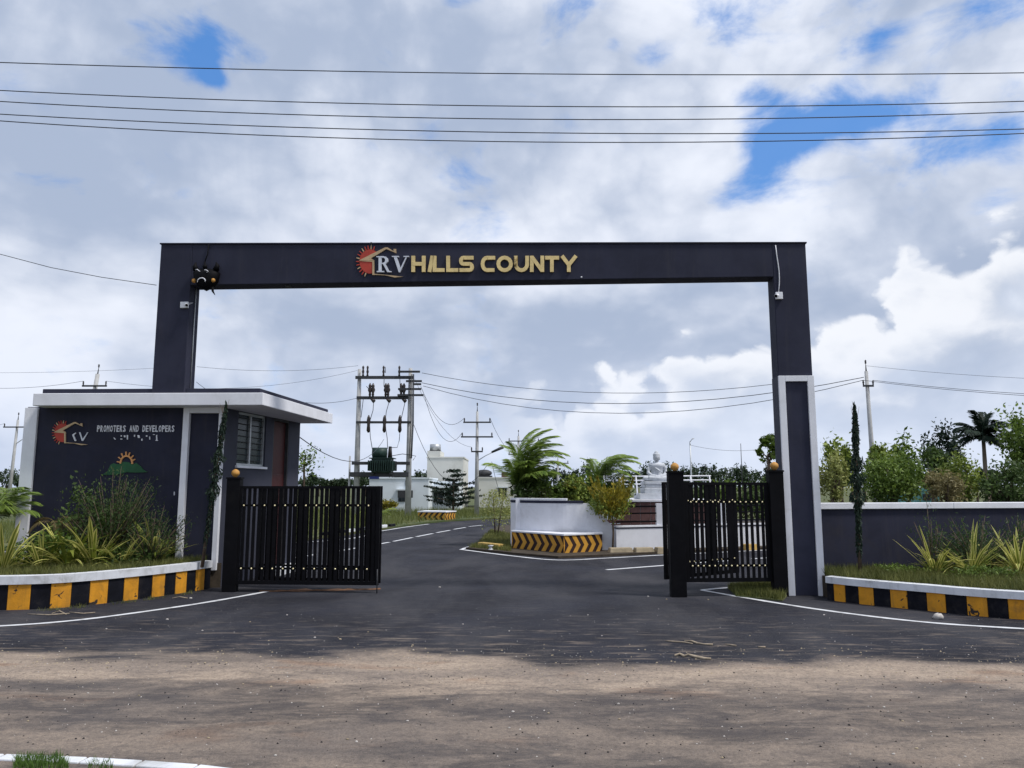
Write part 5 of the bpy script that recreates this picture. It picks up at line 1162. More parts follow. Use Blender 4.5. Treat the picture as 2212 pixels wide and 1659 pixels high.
def spires(c, h, r, n, rng, k=13):
    """upright flame-like sprays"""
    P = []; D = []
    for i in range(k):
        a = rng.uniform(0, 6.28); l = h*rng.uniform(.6, 1.0); out = r*rng.uniform(.25, 1.0); m = n//k
        t = rng.random(m); P.append(np.stack([c[0]+math.cos(a)*out*(.25+.75*t), c[1]+math.sin(a)*out*(.25+.75*t), c[2]-h*.45+l*t], 1)+rng.normal(size=(m, 3))*r*.13*(1.15-t)[:, None])
        D.append(np.tile([math.cos(a)*.5, math.sin(a)*.5, 1.0], (m, 1)))
    return np.concatenate(P), np.concatenate(D)
ty = gp(1323, 1194.5); tc = at(1318, 1070, ty.y)
yt = thing('yellow_tree', ty, 'small flame-leaved yellow tree on a thin bent trunk before the island wall', 'tree')
mb = MB(); mb.tube([ty, at(1325, 1150, ty.y), at(1322, 1110, ty.y), at(1318, 1080, ty.y)], [.035, .03, .026, .02], 7)
rg = np.random.default_rng(41)
for k_ in range(10): e = Vector((tc.x+rg.normal()*.35, ty.y+rg.normal()*.3, tc.z+rg.uniform(-.2, .35))); s_ = at(1320, 1108, ty.y); mb.tube([s_, s_.lerp(e, .5), e], [.016, .011, .005], 5)
part('trunk', mb, BARK, yt)
P, D = spires((tc.x, ty.y, tc.z-.02), 1.2, .92, 3000, rg, 21); npobj('crown', leaf_quads(P, .10, rg, 2.6, .2, D), 4, LG_YEL, yt)
P2, _ = crown_points(1700, (tc.x, ty.y, tc.z-.22), (.55, .5, .36), rg, 20); npobj('inner_leaves', leaf_quads(P2, .10, rg, 2.2), 4, LG_BRIGHT, yt)
# sapling with pale hanging foliage at the island's left end
sb = gp(1072, 1158); sb.z = .07
def hang(c, r, n, rng, k=44, L=.9):
    P = []
    for i in range(k):
        a = rng.uniform(0, 6.28); q = math.sqrt(rng.random())*r; m = n//k; t = rng.random(m); x = c[0]+math.cos(a)*q; y = c[1]+math.sin(a)*q; z = c[2]+math.sqrt(max(0, 1-(q/r)**2))*r*.6
        P.append(np.stack([x+math.cos(a)*.12*t, y+math.sin(a)*.12*t, z-t*L*rng.uniform(.5, 1.1)], 1)+rng.normal(size=(m, 3))*.05)
    return np.concatenate(P)
rg = np.random.default_rng(43); ssp = thing('pale_sapling', sb, 'pale green weeping sapling on twin stems left of the curved island wall', 'tree')
cS = at(1074, 1075, sb.y); mb = MB()
for dx in (-.12, .16): mb.tube([sb+Vector((dx*.4, 0, 0)), Vector((cS.x+dx, sb.y, 1.0)), Vector((cS.x+dx*1.6, sb.y, cS.z+.2))], [.035, .025, .01], 6)
part('stems', mb, BARK, ssp)
P = hang((cS.x, sb.y, cS.z), .62, 1900, rg, 40, 1.35); npobj('crown', leaf_quads(P, .085, rg, 2.6, .0), 4, LG_PALE, ssp)
# layered dark tree before the houses
lt = gp(979, 1113.5); rg = np.random.default_rng(44); ltt = thing('layered_tree', lt, 'dark tree with flat layered branches in front of the cream houses', 'tree')
zt_ = at(979, 1040, lt.y).z; mb = MB(); mb.tube([lt, (lt.x, lt.y, zt_+.2)], [.10, .04], 7); PP = []
H_ = at(979, 1000, lt.y).z
for L_ in range(8):
    z = .75+(H_-1.3)*L_/7; R_ = (2.9-.2*L_) if L_ > 0 else 2.4
    if L_ > 3: R_ = 1.7-.42*(L_-4)
    for k_ in range(6 if L_ < 5 else 3):
        a = rg.uniform(0, 6.28); R2 = R_*rg.uniform(.45, 1.1); e = Vector((lt.x+math.cos(a)*R2, lt.y+math.sin(a)*R2, z+.28*R2/2)); mb.tube([(lt.x, lt.y, z-.1), e], [.03, .008], 4)
        t = rg.random(110)**.6; w_ = .30*(1.15-t); PP.append(np.stack([lt.x+(e.x-lt.x)*t, lt.y+(e.y-lt.y)*t, z-.1+(e.z-z+.1)*t], 1)+rg.normal(size=(110, 3))*np.array([1, 1, .22])*w_[:, None])
part('trunk', mb, BARK, ltt); npobj('crown', leaf_quads(np.concatenate(PP), .17, rg, 2.0, .5), 4, LG_PINE, ltt)
# thin bare tree behind the guardhouse corner
bt = Vector((at(658, 1100, 30).x, 30, .1)); rg = np.random.default_rng(45); btt = thing('sparse_tree', bt, 'sparse young tree with a wind-bent top behind the guardhouse back corner', 'tree')
mb = MB(); mb.tube([bt, at(657, 1000, 30), at(660, 985, 30)], [.05, .04, .02], 6)
for pts in ([(660, 1005), (675, 993), (686, 965)], [(659, 1000), (650, 988), (654, 978)], [(658, 1010), (645, 1015)]): mb.tube([at(x, y, 30) for x, y in pts], [.025, .015, .006], 5)
part('trunk', mb, BARK, btt); P = np.concatenate([np.array(at(x, y, 30))+rg.normal(size=(60, 3))*.22 for x, y in ((655, 995), (665, 998), (672, 992), (650, 1003), (668, 985), (645, 1010))]); npobj('crown', leaf_quads(P, .14, rg, 2.4), 4, LG_MID, btt)

# palm frond peeping by the gate and low yellow plant on the verge
b4 = Vector((at(812, 1098, 34).x, 34, .1)); palm('young_palm', b4, .5, [(.2, .55, .8, 0), (.7, .3, .7, 1), (-.5, .5, .7, 2), (2.4, .6, .7, 0), (3.3, .4, .7, 1), (1.5, .3, .7, 2), (-1.6, .5, .7, 0)], FR_A, 'young bright palm on the verge beyond the gate leaf', .05)

# ---- strap-leaved plants (yellow-edged blades)
def blade_mesh(L, wd, curl, rng, yellow=True):
    n = 7; V = []; mi = []
    def c(t): return np.array([L*(.62*t+curl*.30*t*t), 0, L*(.92*t-curl*.78*t*t)])
    fs = []; vs = []
    for i in range(n+1):
        t = i/n; w_ = wd*(math.sin(math.pi*min(1, t*.86+.14))**.75) if i < n else .001; p = c(t)
        for k, q in enumerate((-1, -.45, .45, 1)): vs.append((p[0], q*w_/2, p[2]+abs(q)*w_*.22))
    for i in range(n):
        for k in range(3): fs.append((4*i+k, 4*i+4+k, 4*i+5+k, 4*i+1+k)); mi.append(1 if k == 1 else 0)
    me = bpy.data.meshes.new('leaf'); me.from_pydata(vs, [], fs); me.materials.append(BL_Y if yellow else BL_G); me.materials.append(BL_G)
    me.polygons.foreach_set('material_index', mi); me.polygons.foreach_set('use_smooth', [True]*len(fs)); me.update(); return me
rb = np.random.default_rng(9)
BLADES = [blade_mesh(1.0, .055, cl, rb, y_) for cl, y_ in ((.1, True), (.35, True), (.6, True), (.85, True), (.3, False), (.7, False), (.95, False))]
def strap_plant(base, H, n, label, group, seed):
    rng = np.random.default_rng(seed); t = thing('strap_leaf_plant', base, label, 'plant', group)
    n = int(n*1.55)
    for i in range(n):
        a = 6.28*i/n+rng.normal()*.35; k = int(rng.choice(7, p=[.2, .2, .18, .12, .12, .1, .08])); s_ = H*rng.uniform(.45, 1.15)
        inst('leaf', BLADES[k], t, (.03*math.cos(a), .03*math.sin(a), 0), (rng.normal()*.12, -rng.uniform(-.42, .42), a), (s_, s_*rng.uniform(.9, 1.5), s_))
    return t
LZ = LKH-.06
for i, (x, y, H_, n, lb_) in enumerate([(8, 1212, 1.0, 22, 'yellow strap-leaved plant at the end of the guardhouse planter below the fan palm'), (88, 1208, 1.0, 22, 'yellow strap-leaved plant between the weedy bush and the fan palm'), (146, 1206, 1.05, 24, 'yellow strap-leaved plant below the sun logo'),
                                      (200, 1205, 1.2, 32, 'largest yellow strap-leaved plant below the green hill emblem'), (262, 1204, .75, 18, 'small drooping strap-leaved plant between the big plant and the white frame strip'), (332, 1198, 1.1, 28, 'greenish strap-leaved plant beside the white frame strip')]):
    b = gp(x, y+22, LZ); strap_plant(b, H_, n, lb_, 'strap-leaved plants in the guardhouse planter', 60+i)
RZ = .38
for i, (x, y, H_, n, lb_) in enumerate([(2020, 1243, .80, 34, 'yellow strap-leaved plant nearest the columnar tree below the boundary wall'), (2098, 1245, .90, 42, 'biggest yellow strap-leaved plant in the middle below the boundary wall'), (2204, 1246, .90, 38, 'yellow strap-leaved plant farthest from the arch below the boundary wall'), (2150, 1236, .75, 26, 'small yellow strap-leaved plant tucked behind two bigger ones below the boundary wall'),
                                      (1928, 1225, .4, 12, 'tiny strap-leaved plant in the grass near the columnar tree')]):
    b = gp(x, y, RZ); strap_plant(b, H_, n, lb_, 'strap-leaved plants below the boundary wall', 80+i)

# ---- shrubs in the planters
def twiggy(name, base, H, R, n, m_, label, seed, twigs=34, ls=.07, lean=0.0, aspect=4.0, nper=None, cat='shrub'):
    rng = np.random.default_rng(seed); base = Vector(base); t = thing(name, base, label, cat); mb = MB(); P = []; D = []
    for k in range(twigs):
        a = rng.uniform(0, 6.28); q = R*math.sqrt(rng.random()); h = H*rng.uniform(.5, 1.0)*(1-.35*(q/R)**2); e = base+Vector((math.cos(a)*q+lean*h, math.sin(a)*q*.6, h)); m1 = base.lerp(e, .5)+Vector((0, 0, .06*h))
        mb.tube([base+Vector((math.cos(a)*.05, math.sin(a)*.05, 0)), m1, e], [.012, .008, .003], 4)
        m = n//twigs; tt = .2+.8*rng.random(m)**.8; pts = np.array([list(base.lerp(m1, x*2) if x < .5 else m1.lerp(e, x*2-1)) for x in tt]); P.append(pts+rng.normal(size=(m, 3))*.055*(H/1.2))
        dd = np.array((e-base).normalized()); D.append(np.tile(dd, (m, 1)))
    part('stems', mb, BARK, t); D = np.concatenate(D); npobj('foliage', leaf_quads(np.concatenate(P), ls, rng, aspect, .2, D+rng.normal(size=D.shape)*.6), 4, m_, t); return t
WYf = WY-.55
q = lambda x, y: Vector((at(x, y, WYf).x, WYf, LZ))
twiggy('feathery_shrub', q(245, 1100), 2.05, 1.05, 6800, LG_FEATH, 'tall feathery dark shrub covering the wall under the green hill emblem', 101, 60, .06, .05)
twiggy('feathery_shrub', q(330, 1100), 1.25, .75, 2600, LG_FEATH, 'lower feathery shrub leaning towards the white frame strip', 102, 40, .06, .12)
tree('leafy_shrub', q(165, 1100)+Vector((0, .1, 0)), tuple(q(178, 1060)+Vector((0, 0, .75))), (.60, .35, .65), 1500, .075, LG_DARK, 'dark broad-leaved shrub on the guardhouse wall between fan palm and feathery shrub', 'shrub', trunk=.03, clumps=18, seed=7)
bb = gp(95, 1228, LZ); tree('weedy_bush', bb, tuple(bb+Vector((-.05, .1, .30))), (.80, .36, .36), 2400, .075, LG_MID, 'glossy green weedy bush over the striped kerb', 'shrub', trunk=.02, clumps=30, spread=.2, aspect=2.6, seed=8)
bb = gp(232, 1226, LZ); tree('weedy_bush', bb, tuple(bb+Vector((.1, .15, .16))), (.6, .3, .2), 1100, .06, LG_DARK, 'low dark weedy bush under the largest strap-leaved plant', 'shrub', trunk=.02, clumps=20, seed=9)
for i, (x, y, rx, rz, m__, lb_) in enumerate([(20, 1226, .55, .30, LG_DARK, 'dark low weeds at the end of the guardhouse planter'), (160, 1225, .5, .24, LG_MID, 'green low weeds between the two yellow strap-leaved plants under the sun logo'), (300, 1222, .5, .22, LG_DARK, 'dark low weeds under the small drooping strap-leaved plant'), (372, 1217, .42, .24, LG_MID, 'green low weeds at the foot of the white frame strip')]):
    bb = gp(x, y, LZ); tree('weedy_bush', bb, tuple(bb+Vector((.0, .1, rz*.7))), (rx, .3, rz), 1300, .06, m__, lb_, 'shrub', 'low weeds in the guardhouse planter', trunk=.015, clumps=24, aspect=2.8, seed=820+i)
for i, (x, y, rx, rz, m__, lb_) in enumerate([(2060, 1246, .55, .16, LG_BRIGHT, 'bright low weeds between the strap-leaved plants below the boundary wall'), (1950, 1243, .4, .12, LG_MID, 'green low weeds near the columnar tree below the boundary wall'), (2150, 1256, .6, .14, LG_MID, 'green low weeds along the coping of the chipped striped kerb')]):
    bb = gp(x, y, RZ); tree('weedy_bush', bb, tuple(bb+Vector((.0, .1, rz*.7))), (rx, .3, rz), 1100, .055, m__, lb_, 'shrub', 'low weeds below the boundary wall', trunk=.015, clumps=24, aspect=2.8, seed=840+i)
# fan palms at the left edge
b5 = q(18, 1100)+Vector((-.15, -.25, 0)); rg = np.random.default_rng(12)
palm('feather_palm', b5, .85, [(rg.uniform(-3.1, 3.1), rg.uniform(.1, .9), rg.uniform(.6, .85), int(rg.integers(3))) for k_ in range(22)], FR_M, 'bushy feather palm at the left end of the guardhouse wall', .10)
b6 = q(118, 1100)+Vector((.0, .0, 0))
palm('dry_fan_palm', b6, .85, [(a_, t_, .42, int(rg.integers(2))) for a_, t_ in ((.1, .2), (.4, .0), (-.3, -.2), (2.9, .1), (.8, -.4), (-.8, -.3), (2.2, -.3), (-2.3, -.2), (1.5, -.5))], FR_Y, 'small dry yellowing palm in front of the white corner strip', .05)
# slender columnar trees
def columnar(base, top, R, n, label, seed, m_, ls=.075):
    rng = np.random.default_rng(seed); base, top = Vector(base), Vector(top); t = thing('columnar_tree', base, label, 'tree', 'slender columnar trees')
    mb = MB(); mb.tube([base-Vector((0, 0, .03)), base.lerp(top, .5), top], [.035, .025, .006], 6)
    tt = rng.random(n)**.9; prof = R*np.clip(np.minimum((tt-.10)*6, 1.0), 0, 1)*np.clip((1.02-tt)*3.2, .12, 1.0)*(.72+.4*np.sin(tt*37+3*np.sin(tt*11)))
    a = rng.uniform(0, 6.28, n); q_ = np.sqrt(rng.random(n))*prof; ax = np.array(base)+np.outer(tt, np.array(top-base)); P = ax+np.stack([np.cos(a)*q_, np.sin(a)*q_, rng.normal(size=n)*.03], 1)
    D = np.stack([np.cos(a)*.35, np.sin(a)*.35, -1+.0*a], 1)
    for k_ in range(7): s_ = base.lerp(top, .86+.1*rng.random()); mb.tube([s_, s_+Vector((rng.normal()*.05, rng.normal()*.05, .25+.2*rng.random()))], [.006, .002], 4)
    part('trunk', mb, BARK, t); npobj('crown', leaf_quads(P[tt > .08], ls, rng, 3.4, .0, D[tt > .08]), 4, m_, t); return t
cb = gp(1858, 1246, RZ); columnar(cb, at(1846, 878, cb.y-.02), .135, 4200, 'slender dark columnar tree standing before the boundary wall beside the arch', 201, LG_PINE)
cb = Vector((at(438, 1195, 15.05).x, 15.05, LZ)); columnar(cb, at(489, 874, 14.85), .125, 3000, 'slender dark columnar tree leaning across the guardhouse corner', 202, LG_PINE)
twiggy('feathery_shrub', Vector((at(2105, 1150, 14.6).x, 14.6, RZ)), 1.15, .95, 4200, LG_FEATH, 'feathery green shrub against the boundary wall behind the strap-leaved plants', 103, 60, .06, .0)
twiggy('feathery_shrub', Vector((at(2195, 1150, 14.9).x, 14.9, RZ)), 1.1, .8, 2800, LG_FEATH, 'second feathery shrub farther along the boundary wall', 104, 44, .06, .0)
twiggy('thin_weed', Vector((at(2010, 1150, 14.5).x, 14.5, RZ)), 1.5, .30, 500, LG_FEATH, 'thin tall weed rising over the white wall coping', 105, 12, .06, .0)

# ---- trees behind the boundary wall
RT = [('pale_tree', 1798, 978, 1084, 66, 19, 2000, 7, LG_PALE, 'pale feathery tree just right of the arch pillar behind the wall', {}),
      ('round_bush', 1812, 948, 1060, 62, 22, 1600, 10, LG_BRIGHT, 'broad-leaved bright bush behind the slender columnar tree', {}),
      ('round_bush', 1926, 985, 1096, 118, 20, 5200, 7.5, LG_MID, 'big round green bush behind the middle of the boundary wall', dict(clumps=46)),
      ('leafy_tree', 1900, 952, 1040, 66, 24, 1700, 9, LG_BRIGHT, 'upright bright green tree above the big round bush', {}),
      ('leafy_tree', 1958, 945, 1060, 56, 25, 1500, 10, LG_MID, 'loose-leaved green tree right of the leaning pole', dict(hollow=.6)),
      ('dark_tree', 2038, 918, 1045, 96, 34, 2600, 8, LG_PINE, 'tall dark open-crowned tree behind the tan bush', dict(clumps=34, hollow=.6, spread=.19)),
      ('dark_tree', 2010, 965, 1060, 80, 30, 1800, 8.5, LG_DARK, 'lower dark tree left of the tall open-crowned tree', dict(hollow=.6, spread=.2)),
      ('tan_bush', 2044, 1016, 1092, 86, 19, 2600, 6.5, LG_TAN, 'tan flowering bush over the wall coping beside the teal shed', dict(clumps=34)),
      ('round_bush', 2076, 985, 1092, 92, 22, 2600, 7, LG_BRIGHT, 'fresh green bush right of the tan bush', dict(clumps=34)),
      ('big_tree', 2215, 882, 1030, 104, 24, 3800, 9, LG_MID, 'large tree with hanging leaves right of the coconut palm', dict(clumps=44, hollow=.55, trunk=.10)),
      ('big_tree', 2172, 1000, 1095, 100, 21, 2600, 8, LG_DARK, 'dark bush under the large tree beside the coconut palm', dict(clumps=34)),
      ('dark_tree', 2135, 1012, 1050, 50, 38, 800, 8, LG_FAR, 'far dark shrub at the foot of the coconut palm', {}),
      ('leafy_tree', 1658, 930, 1012, 62, 19, 420, 14, LG_MID, 'sparse tree with large leaves partly behind the arch pillar', dict(hollow=.7, clumps=12, spread=.16, trunk=.05)),
      ('big_tree', 2268, 930, 1090, 120, 26, 2600, 9, LG_MID, 'large tree at the far end of the boundary wall', dict(clumps=34))]
for i, (nm, x, y0, y1, wd, Y, n, l, m_, lb_, kw) in enumerate(RT):
    tree_px(nm, x, y0, y1, wd, Y, n, l, m_, lb_, seed=300+i, cat='bush' if 'bush' in nm else 'tree', **kw)
cbp = Vector((at(2128, 1040, 36).x, 36, 0)); rg = np.random.default_rng(71)
ctop = at(2124, 945, 36)
FR_C = [frond_mesh(1.65, 40, .55, .55, LG_PINE, r_, .075, w_) for w_ in (0, .15, -.15)]
palm('coconut_palm', cbp, 1, [(0, 1.25, .9, 0), (3.1, 1.2, 1.0, 1), (1.6, 1.45, .9, 2), (3.3, .35, .95, 2), (2.8, .0, .9, 0), (.3, .3, .9, 1), (-.2, -.1, .8, 2), (1.3, 1.0, .8, 0), (1.7, .6, .8, 1), (-1.2, .8, .8, 2), (-1.7, .4, .9, 0), (2.2, .3, .9, 1), (-2.4, .1, .9, 2), (.9, .1, .9, 0), (-.8, .0, .9, 1), (3.0, -.35, .7, 2), (.1, -.4, .7, 0), (-1.4, -.3, .7, 1), (1.5, 1.4, .7, 2), (2.5, 1.2, .8, 0), (.3, 1.5, .7, 1), (2.9, .55, 1.0, 0), (-2.9, .15, 1.0, 1), (.2, .6, .9, 2), (-.4, .75, .8, 0), (3.4, -.15, .9, 2), (0.5, -.2, .85, 1), (-1.0, .4, .9, 0), (-2.0, -.15, .8, 2)], FR_C, 'coconut palm with a dark crown of drooping fronds behind the wall', .10, trunk_top=ctop)
b7 = Vector((at(2120, 1085, 18.5).x, 18.5, .3)); palm('low_palm', b7, .9, [(.2, .5, .6, 0), (.6, .35, .6, 1), (-.4, .6, .6, 2), (1.4, .7, .6, 0), (2.4, .5, .5, 1), (3.2, .5, .5, 2)], FR_A, 'low bright palm just above the wall coping below the coconut palm', .06)

# ---- far tree line
rg = np.random.default_rng(91); k_ = 0
far_lbl = ['far dark tree in the line right of the statue', 'far dark tree in the line behind the transformer', 'far dark tree in the line behind the island palms', 'far dark tree in the line behind the boundary wall trees', 'far dark tree in the line left of the guardhouse']
def far(x0, x1, step, ytop, lb_, wd=30, Y0=95):
    global k_
    x = x0
    while x < x1:
        yt_ = ytop+rg.uniform(-9, 10); tree_px('far_tree', x, yt_, 1052, wd*rg.uniform(.8, 1.35), Y0+rg.uniform(-8, 14), 620, 5.5, LG_FAR, lb_, seed=500+k_, group='trees of the far tree line', trunk=.15, clumps=16, hollow=.35, spread=.3, limbs=3); k_ += 1
        x += step*rg.uniform(.75, 1.25)
far(1400, 1680, 20, 1004, far_lbl[0]); far(640, 800, 18, 1030, far_lbl[1], 28, 150); far(860, 930, 20, 1022, far_lbl[1], 26); far(1140, 1400, 24, 1008, far_lbl[2], 30); far(1760, 2300, 30, 1018, far_lbl[3], 36, 80); far(-120, 60, 26, 1025, far_lbl[4], 34)

# ------------------------------------------------------------------ grass
def grass(name, n, poly_fn, H, wd, m_, label, lean=.5, seed=0, kind='stuff', z=0.0):
    rng = np.random.default_rng(seed); P = poly_fn(n, rng); n = len(P)
    a = rng.uniform(0, 6.28, n); h = H*(.45+.8*rng.random(n)); ln = rng.uniform(0, lean, n)*h; b = rng.uniform(0, 6.28, n)
    w_ = wd*(.7+.6*rng.random(n)); dx = np.stack([np.cos(a)*w_, np.sin(a)*w_, 0*a], 1)
    tip = P+np.stack([np.cos(b)*ln, np.sin(b)*ln, h], 1); V = np.stack([P-dx/2, P+dx/2, tip], 1).reshape(-1, 3)
    o = npobj(name, V, 3, m_); o['kind'] = kind; o['label'] = label; o['category'] = 'grass'; return o
def in_strip(inn, depth_dir, z, d0, d1, lo=0, hi=None, power=1.0):
    C = inn[lo:hi]
    def f(n, rng):
        s = rng.random(n)*(len(C)-1.001); i = s.astype(int); t = (s-i)[:, None]; A = np.array([[p.x, p.y] for p in C]); p = A[i]*(1-t)+A[i+1]*t
        d = rng.random(n)**power*(d1-d0)+d0; p = p+np.outer(d, depth_dir); return np.stack([p[:, 0], p[:, 1], np.full(n, z)], 1)
    return f
grass('planter_grass', 9000, in_strip(linn, (-.08, 1), LZ, .02, 1.5, 14, None, 1.3), .16, .012, GRASSM, 'rough grass and weeds filling the guardhouse planter', .8, 1)
grass('planter_grass', 17000, in_strip(rinn, (.15, 1), RZ, .02, 2.6, 0, None, 1.2), .17, .011, GRASSM, 'short dense grass below the boundary wall', .8, 2)
def poly_pts(poly, z, dens=None):
    P = np.array([[p[0], p[1]] for p in poly])
    def f(n, rng):
        mn, mx = P.min(0), P.max(0); q = mn+rng.random((n*4, 2))*(mx-mn); ins = np.zeros(len(q), bool); j = len(P)-1
        for i in range(len(P)):
            c_ = ((P[i, 1] > q[:, 1]) != (P[j, 1] > q[:, 1])) & (q[:, 0] < (P[j, 0]-P[i, 0])*(q[:, 1]-P[i, 1])/(P[j, 1]-P[i, 1]+1e-12)+P[i, 0]); ins ^= c_; j = i
        q = q[ins][:n]; return np.stack([q[:, 0], q[:, 1], np.full(len(q), z)], 1)
    return f
grass('verge_grass', 26000, poly_pts([gp(560, 1180), gp(820, 1145.5), gp(926, 1130), gp(1060, 1120.5), gp(1160, 1117), (8, 62), (-30, 62), (-24, 26)], .10), .42, .03, GRASSF, 'tall pale grass on the verge beyond the inner road', .5, 3)
grass('island_grass', 7000, poly_pts([gp(1032, 1180), gp(1012, 1187), gp(1104, 1196.5), gp(1104, 1160), gp(1060, 1150)], .07), .14, .016, GRASSM, 'short green grass at the tip of the island', .8, 4)
grass('patch_grass', 3800, poly_pts(gl, .03), .14, .012, GRASSM, 'grass patch under the wicket gate', .8, 5)
GRASSK = leafmat('grass_kerb', (.03, .065, .012), (.12, .22, .04))
grass('kerb_grass', 900, poly_pts([gp(28, 1664), gp(36, 1640), gp(130, 1640), gp(150, 1664)], .0), .07, .008, GRASSK, 'grass tufts over the white road kerb', .7, 6)
grass('kerb_grass', 150, poly_pts([gp(185, 1672), gp(195, 1650), gp(245, 1652), gp(240, 1674)], .0), .06, .007, GRASSK, 'thin grass tuft at the end of the white road kerb', .7, 7)
def ykerb(x): return float(np.interp(x, [0, 103, 189, 264, 325, 377, 420, 454], [1319.5, 1316, 1308.5, 1299.7, 1292, 1284.5, 1278, 1272]))
def kf(n, rng):
    x = np.concatenate([rng.normal(c_, 14, n//5) for c_ in (110, 170, 270, 335, 400)]); return np.array([tuple(gp(v, ykerb(np.clip(v, 0, 450))+rng.uniform(1.5, 6))) for v in x])
grass('kerb_foot_grass', 420, kf, .07, .008, GRASSM, 'thin weeds along the foot of the guardhouse planter kerb', .9, 8)
# low yellow plants on the verge
for i, (x, lb_) in enumerate([(838, 'yellow flowering clump in the verge grass by the chevron plinth'), (822, 'yellow flowering clump in the verge grass beside the gate end')]):
    b = gp(x, 1108, .1); tree('flower_clump', b, tuple(b+Vector((0, 0, .5))), (.75, .4, .4), 420, .2, LG_YEL, lb_, 'plant', 'yellow clumps on the verge', trunk=.02, clumps=10, seed=700+i)
# verge kerb stones along the inner road
for i in range(9):
    p = gp(700+18*i, 0+1148+(820-(700+18*i))*.139-2.3); d = (gp(820, 1148)-gp(641, 1173)).normalized(); n_ = Vector((-d.y, d.x, 0))
    a = p; L_ = .62; q4 = [a, a+d*L_, a+d*L_+n_*.18, a+n_*.18]; m = MB(); m.hexa(q4, [v+Vector((0, 0, .22)) for v in q4])
    solo('verge_kerb_stone', m, WHITEK if i % 2 else BLACKK, a, 'kerb stone in the painted row along the inner road verge', 'kerb stone', 'kerb stones along the inner road verge', bevel=.02)

# ------------------------------------------------------------------ debris on the road
def stick(pts, r, lb_):
    m = MB(); m.tube(pts, [r*(.7+.5*math.sin(i*2.1)**2) for i in range(len(pts))], 6); solo('dry_stick', m, STICKM, pts[0], lb_, 'stick', 'dry sticks on the asphalt')
def z5b(x, y): return ((2048+x/1.08)/1.8517, (2200+y/1.08)/1.8517)
def gz(x, y, z=.02): u, v = z5b(x, y); return gp(u, v, z)
stick([gz(703, 455), gz(725, 449), gz(745, 459), gz(760, 450, .035), gz(790, 460), gz(830, 468), gz(860, 469)], .016, 'thick knobbly dry stick lying on the asphalt')
stick([gz(662, 391), gz(700, 395), gz(745, 398), gz(780, 404)], .008, 'long thin dry twig lying on the asphalt')
stick([gz(745, 391), gz(775, 393), gz(800, 402), gz(830, 406), (gz(868, 408))], .012, 'bent dry twig beside the long thin one')
stick([gz(920, 406), gz(945, 409), gz(968, 413)], .008, 'short broken twig right of the bent twig')
stick([gz(1062, 418), gz(1095, 419)], .010, 'tiny stray twig apart from the other sticks')
def stone(x, y, r, lb_, m_=PEBB, grp='loose stones on the road', sy=.7, sz=.5):
    p = gp(x, y); rng = random.Random(int(x*7+y)); m = MB(); m.ball((p.x, p.y, r*sz*.6+.008), (r, r*sy, r*sz), 8)
    m.v = [tuple(Vector(v)+Vector((rng.uniform(-1, 1), rng.uniform(-1, 1), rng.uniform(-1, 1)))*r*.12) for v in m.v]
    return solo('loose_stone', m, m_, p, lb_, 'stone', grp)
stone(2027, 1338, .085, 'pale broken stone at the foot of the right striped kerb', sz=.6)
stone(446, 1272.5, .035, 'white pebble at the end of the guardhouse planter kerb'); stone(412, 1294, .03, 'white pebble on the strip between kerb and white line')
for (x, y, r) in [(361, 1340, .022), (437, 1364, .016), (735, 1383, .02), (680, 1379, .016), (795, 1367, .014), (891, 1396, .016), (950, 1270, .025), (1108, 1540, .014), (1185, 1543, .012), (1336, 1523, .014), (1450, 1512, .012), (1100, 1575, .012), (750, 1600, .014), (770, 1605, .012), (595, 1635, .012), (450, 1597, .012), (1338, 1556, .012), (1910, 1530, .012), (1980, 1620, .015), (1930, 1632, .013), (300, 1505, .013), (525, 1480, .012), (190, 1500, .013),
                  (1270, 1330, .014), (1100, 1365, .014), (1400, 1290, .02), (1440, 1296, .016), (1530, 1297, .018), (1300, 1375, .012), (1620, 1375, .012), (1780, 1330, .018), (230, 1360, .014), (540, 1345, .014), (620, 1330, .016), (1000, 1350, .014), (1950, 1560, .012), (1700, 1600, .013), (880, 1560, .012), (1560, 1640, .012), (60, 1560, .012)]:
    stone(x, y, r, 'small loose grit stone lying on the asphalt', PEBB if int(x) % 3 else KSTONE, 'grit stones on the asphalt')

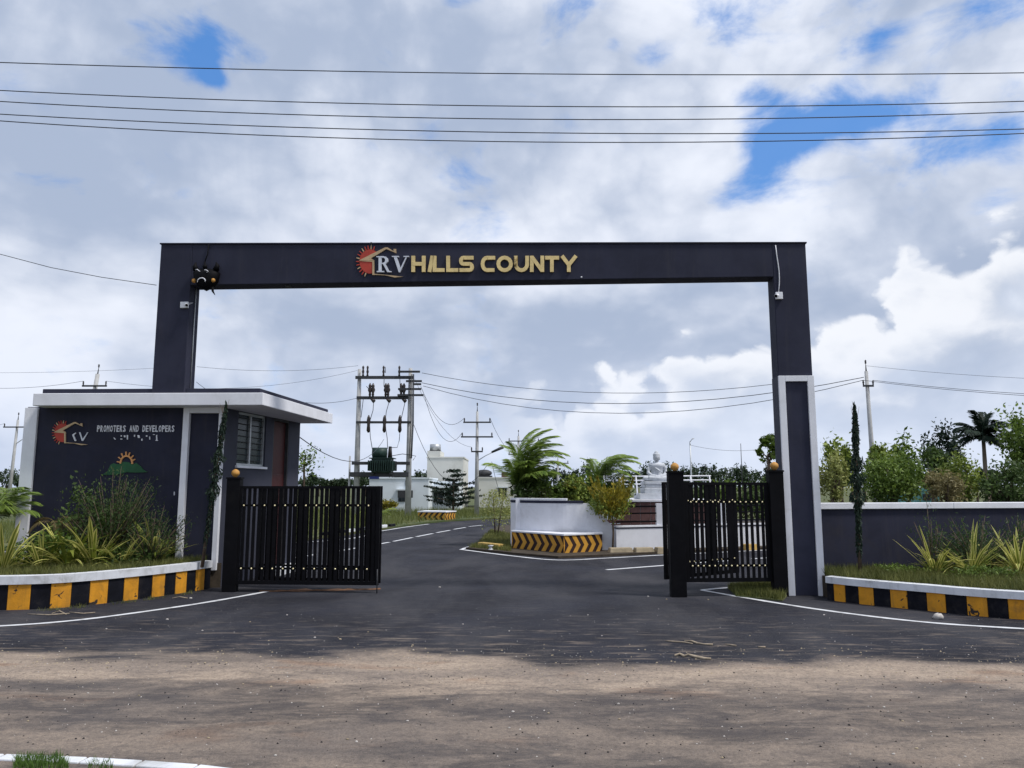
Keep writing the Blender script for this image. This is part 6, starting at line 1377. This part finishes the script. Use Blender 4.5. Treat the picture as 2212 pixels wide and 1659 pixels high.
# sand drift under the closed gate leaf and litter along the left kerb
rg = np.random.default_rng(77); P0, P1 = gp(560, 1279), gp(822, 1274.5); m = MB(); N_ = 26; vs = []
for i in range(N_+1):
    p = P0.lerp(P1, i/N_); w_ = (.10+.08*math.sin(i*.9)+.05*rg.random())*math.sin(math.pi*min(1, .08+i/N_*.9))
    vs += [(p.x, p.y-w_*.6, .010), (p.x, p.y, .022+.02*rg.random()), (p.x, p.y+w_*1.6, .010)]
m.add(vs, [(3*i+k, 3*i+3+k, 3*i+4+k, 3*i+1+k) for i in range(N_) for k in (0, 1)], 0, True)
SAND = mat('red_sand', (.20, .105, .06), .95, .3, 9, .6, 60)
o = structure('sand_drift', m, SAND); o['kind'] = 'stuff'; o['label'] = 'drift of reddish sand under the gate leaf'
for i, (x0, y0, x1, y1, x2, y2, lb_) in enumerate([(60, 1326, 105, 1328, 150, 1325, 'long dry stalk lying along the foot of the guardhouse planter'), (112, 1325, 128, 1319, 143, 1327, 'crooked dry stalk near the kerb foot with its tip raised'), (150, 1322, 180, 1325, 205, 1323, 'thin pale stalk beside the guardhouse planter kerb'), (372, 1292, 388, 1289, 405, 1292, 'short dry stalk near the end of the guardhouse planter kerb')]):
    stick([gp(x0, y0, .015), gp(x1, y1, .03), gp(x2, y2, .015)], .008, lb_)

# loose gravel scattered over the public road and its edge: too many to count
def gravel(name, n, seed, yfn, r0, r1, m_, label):
    rng = np.random.default_rng(seed); X = rng.uniform(-9, 9, n); Y = yfn(rng, n); r = r0+(r1-r0)*rng.random(n)**3
    T = np.array([[0, 0, .75], [1, 0, 0], [0, .8, 0], [-1, 0, 0], [0, -.8, 0]]); tri = np.array([[0, 1, 2], [0, 2, 3], [0, 3, 4], [0, 4, 1]])
    a = rng.uniform(0, 6.28, n); V = T[None]*(1+.5*(rng.random((n, 5, 1))-.5)); V = V*r[:, None, None]
    x = V[..., 0]*np.cos(a)[:, None]-V[..., 1]*np.sin(a)[:, None]; y = V[..., 0]*np.sin(a)[:, None]+V[..., 1]*np.cos(a)[:, None]
    V = np.stack([x+X[:, None], y+Y[:, None], V[..., 2]+.0078], -1)
    o = npobj(name, V[:, tri].reshape(-1, 3), 3, m_); o['kind'] = 'stuff'; o['label'] = label; o['category'] = 'gravel'
gravel('gravel', 1700, 1, lambda g, n: 5.2+4.6*g.random(n), .003, .011, PEBB, 'pale fine gravel scattered over the dusty road')
gravel('gravel', 1300, 2, lambda g, n: 9.0+np.abs(g.normal(0, .55, n))*np.where(g.random(n) < .5, -1, 1), .004, .017, KSTONE, 'brown gravel gathered along the ragged edge of the dust')
gravel('gravel', 2000, 3, lambda g, n: 5.2+4.0*g.random(n), .004, .015, BLACKK, 'dark asphalt crumbs scattered over the dusty road')
gravel('gravel', 450, 4, lambda g, n: 9.5+3.5*g.random(n), .003, .010, PEBB, 'sparse pale grit on the dark asphalt apron')
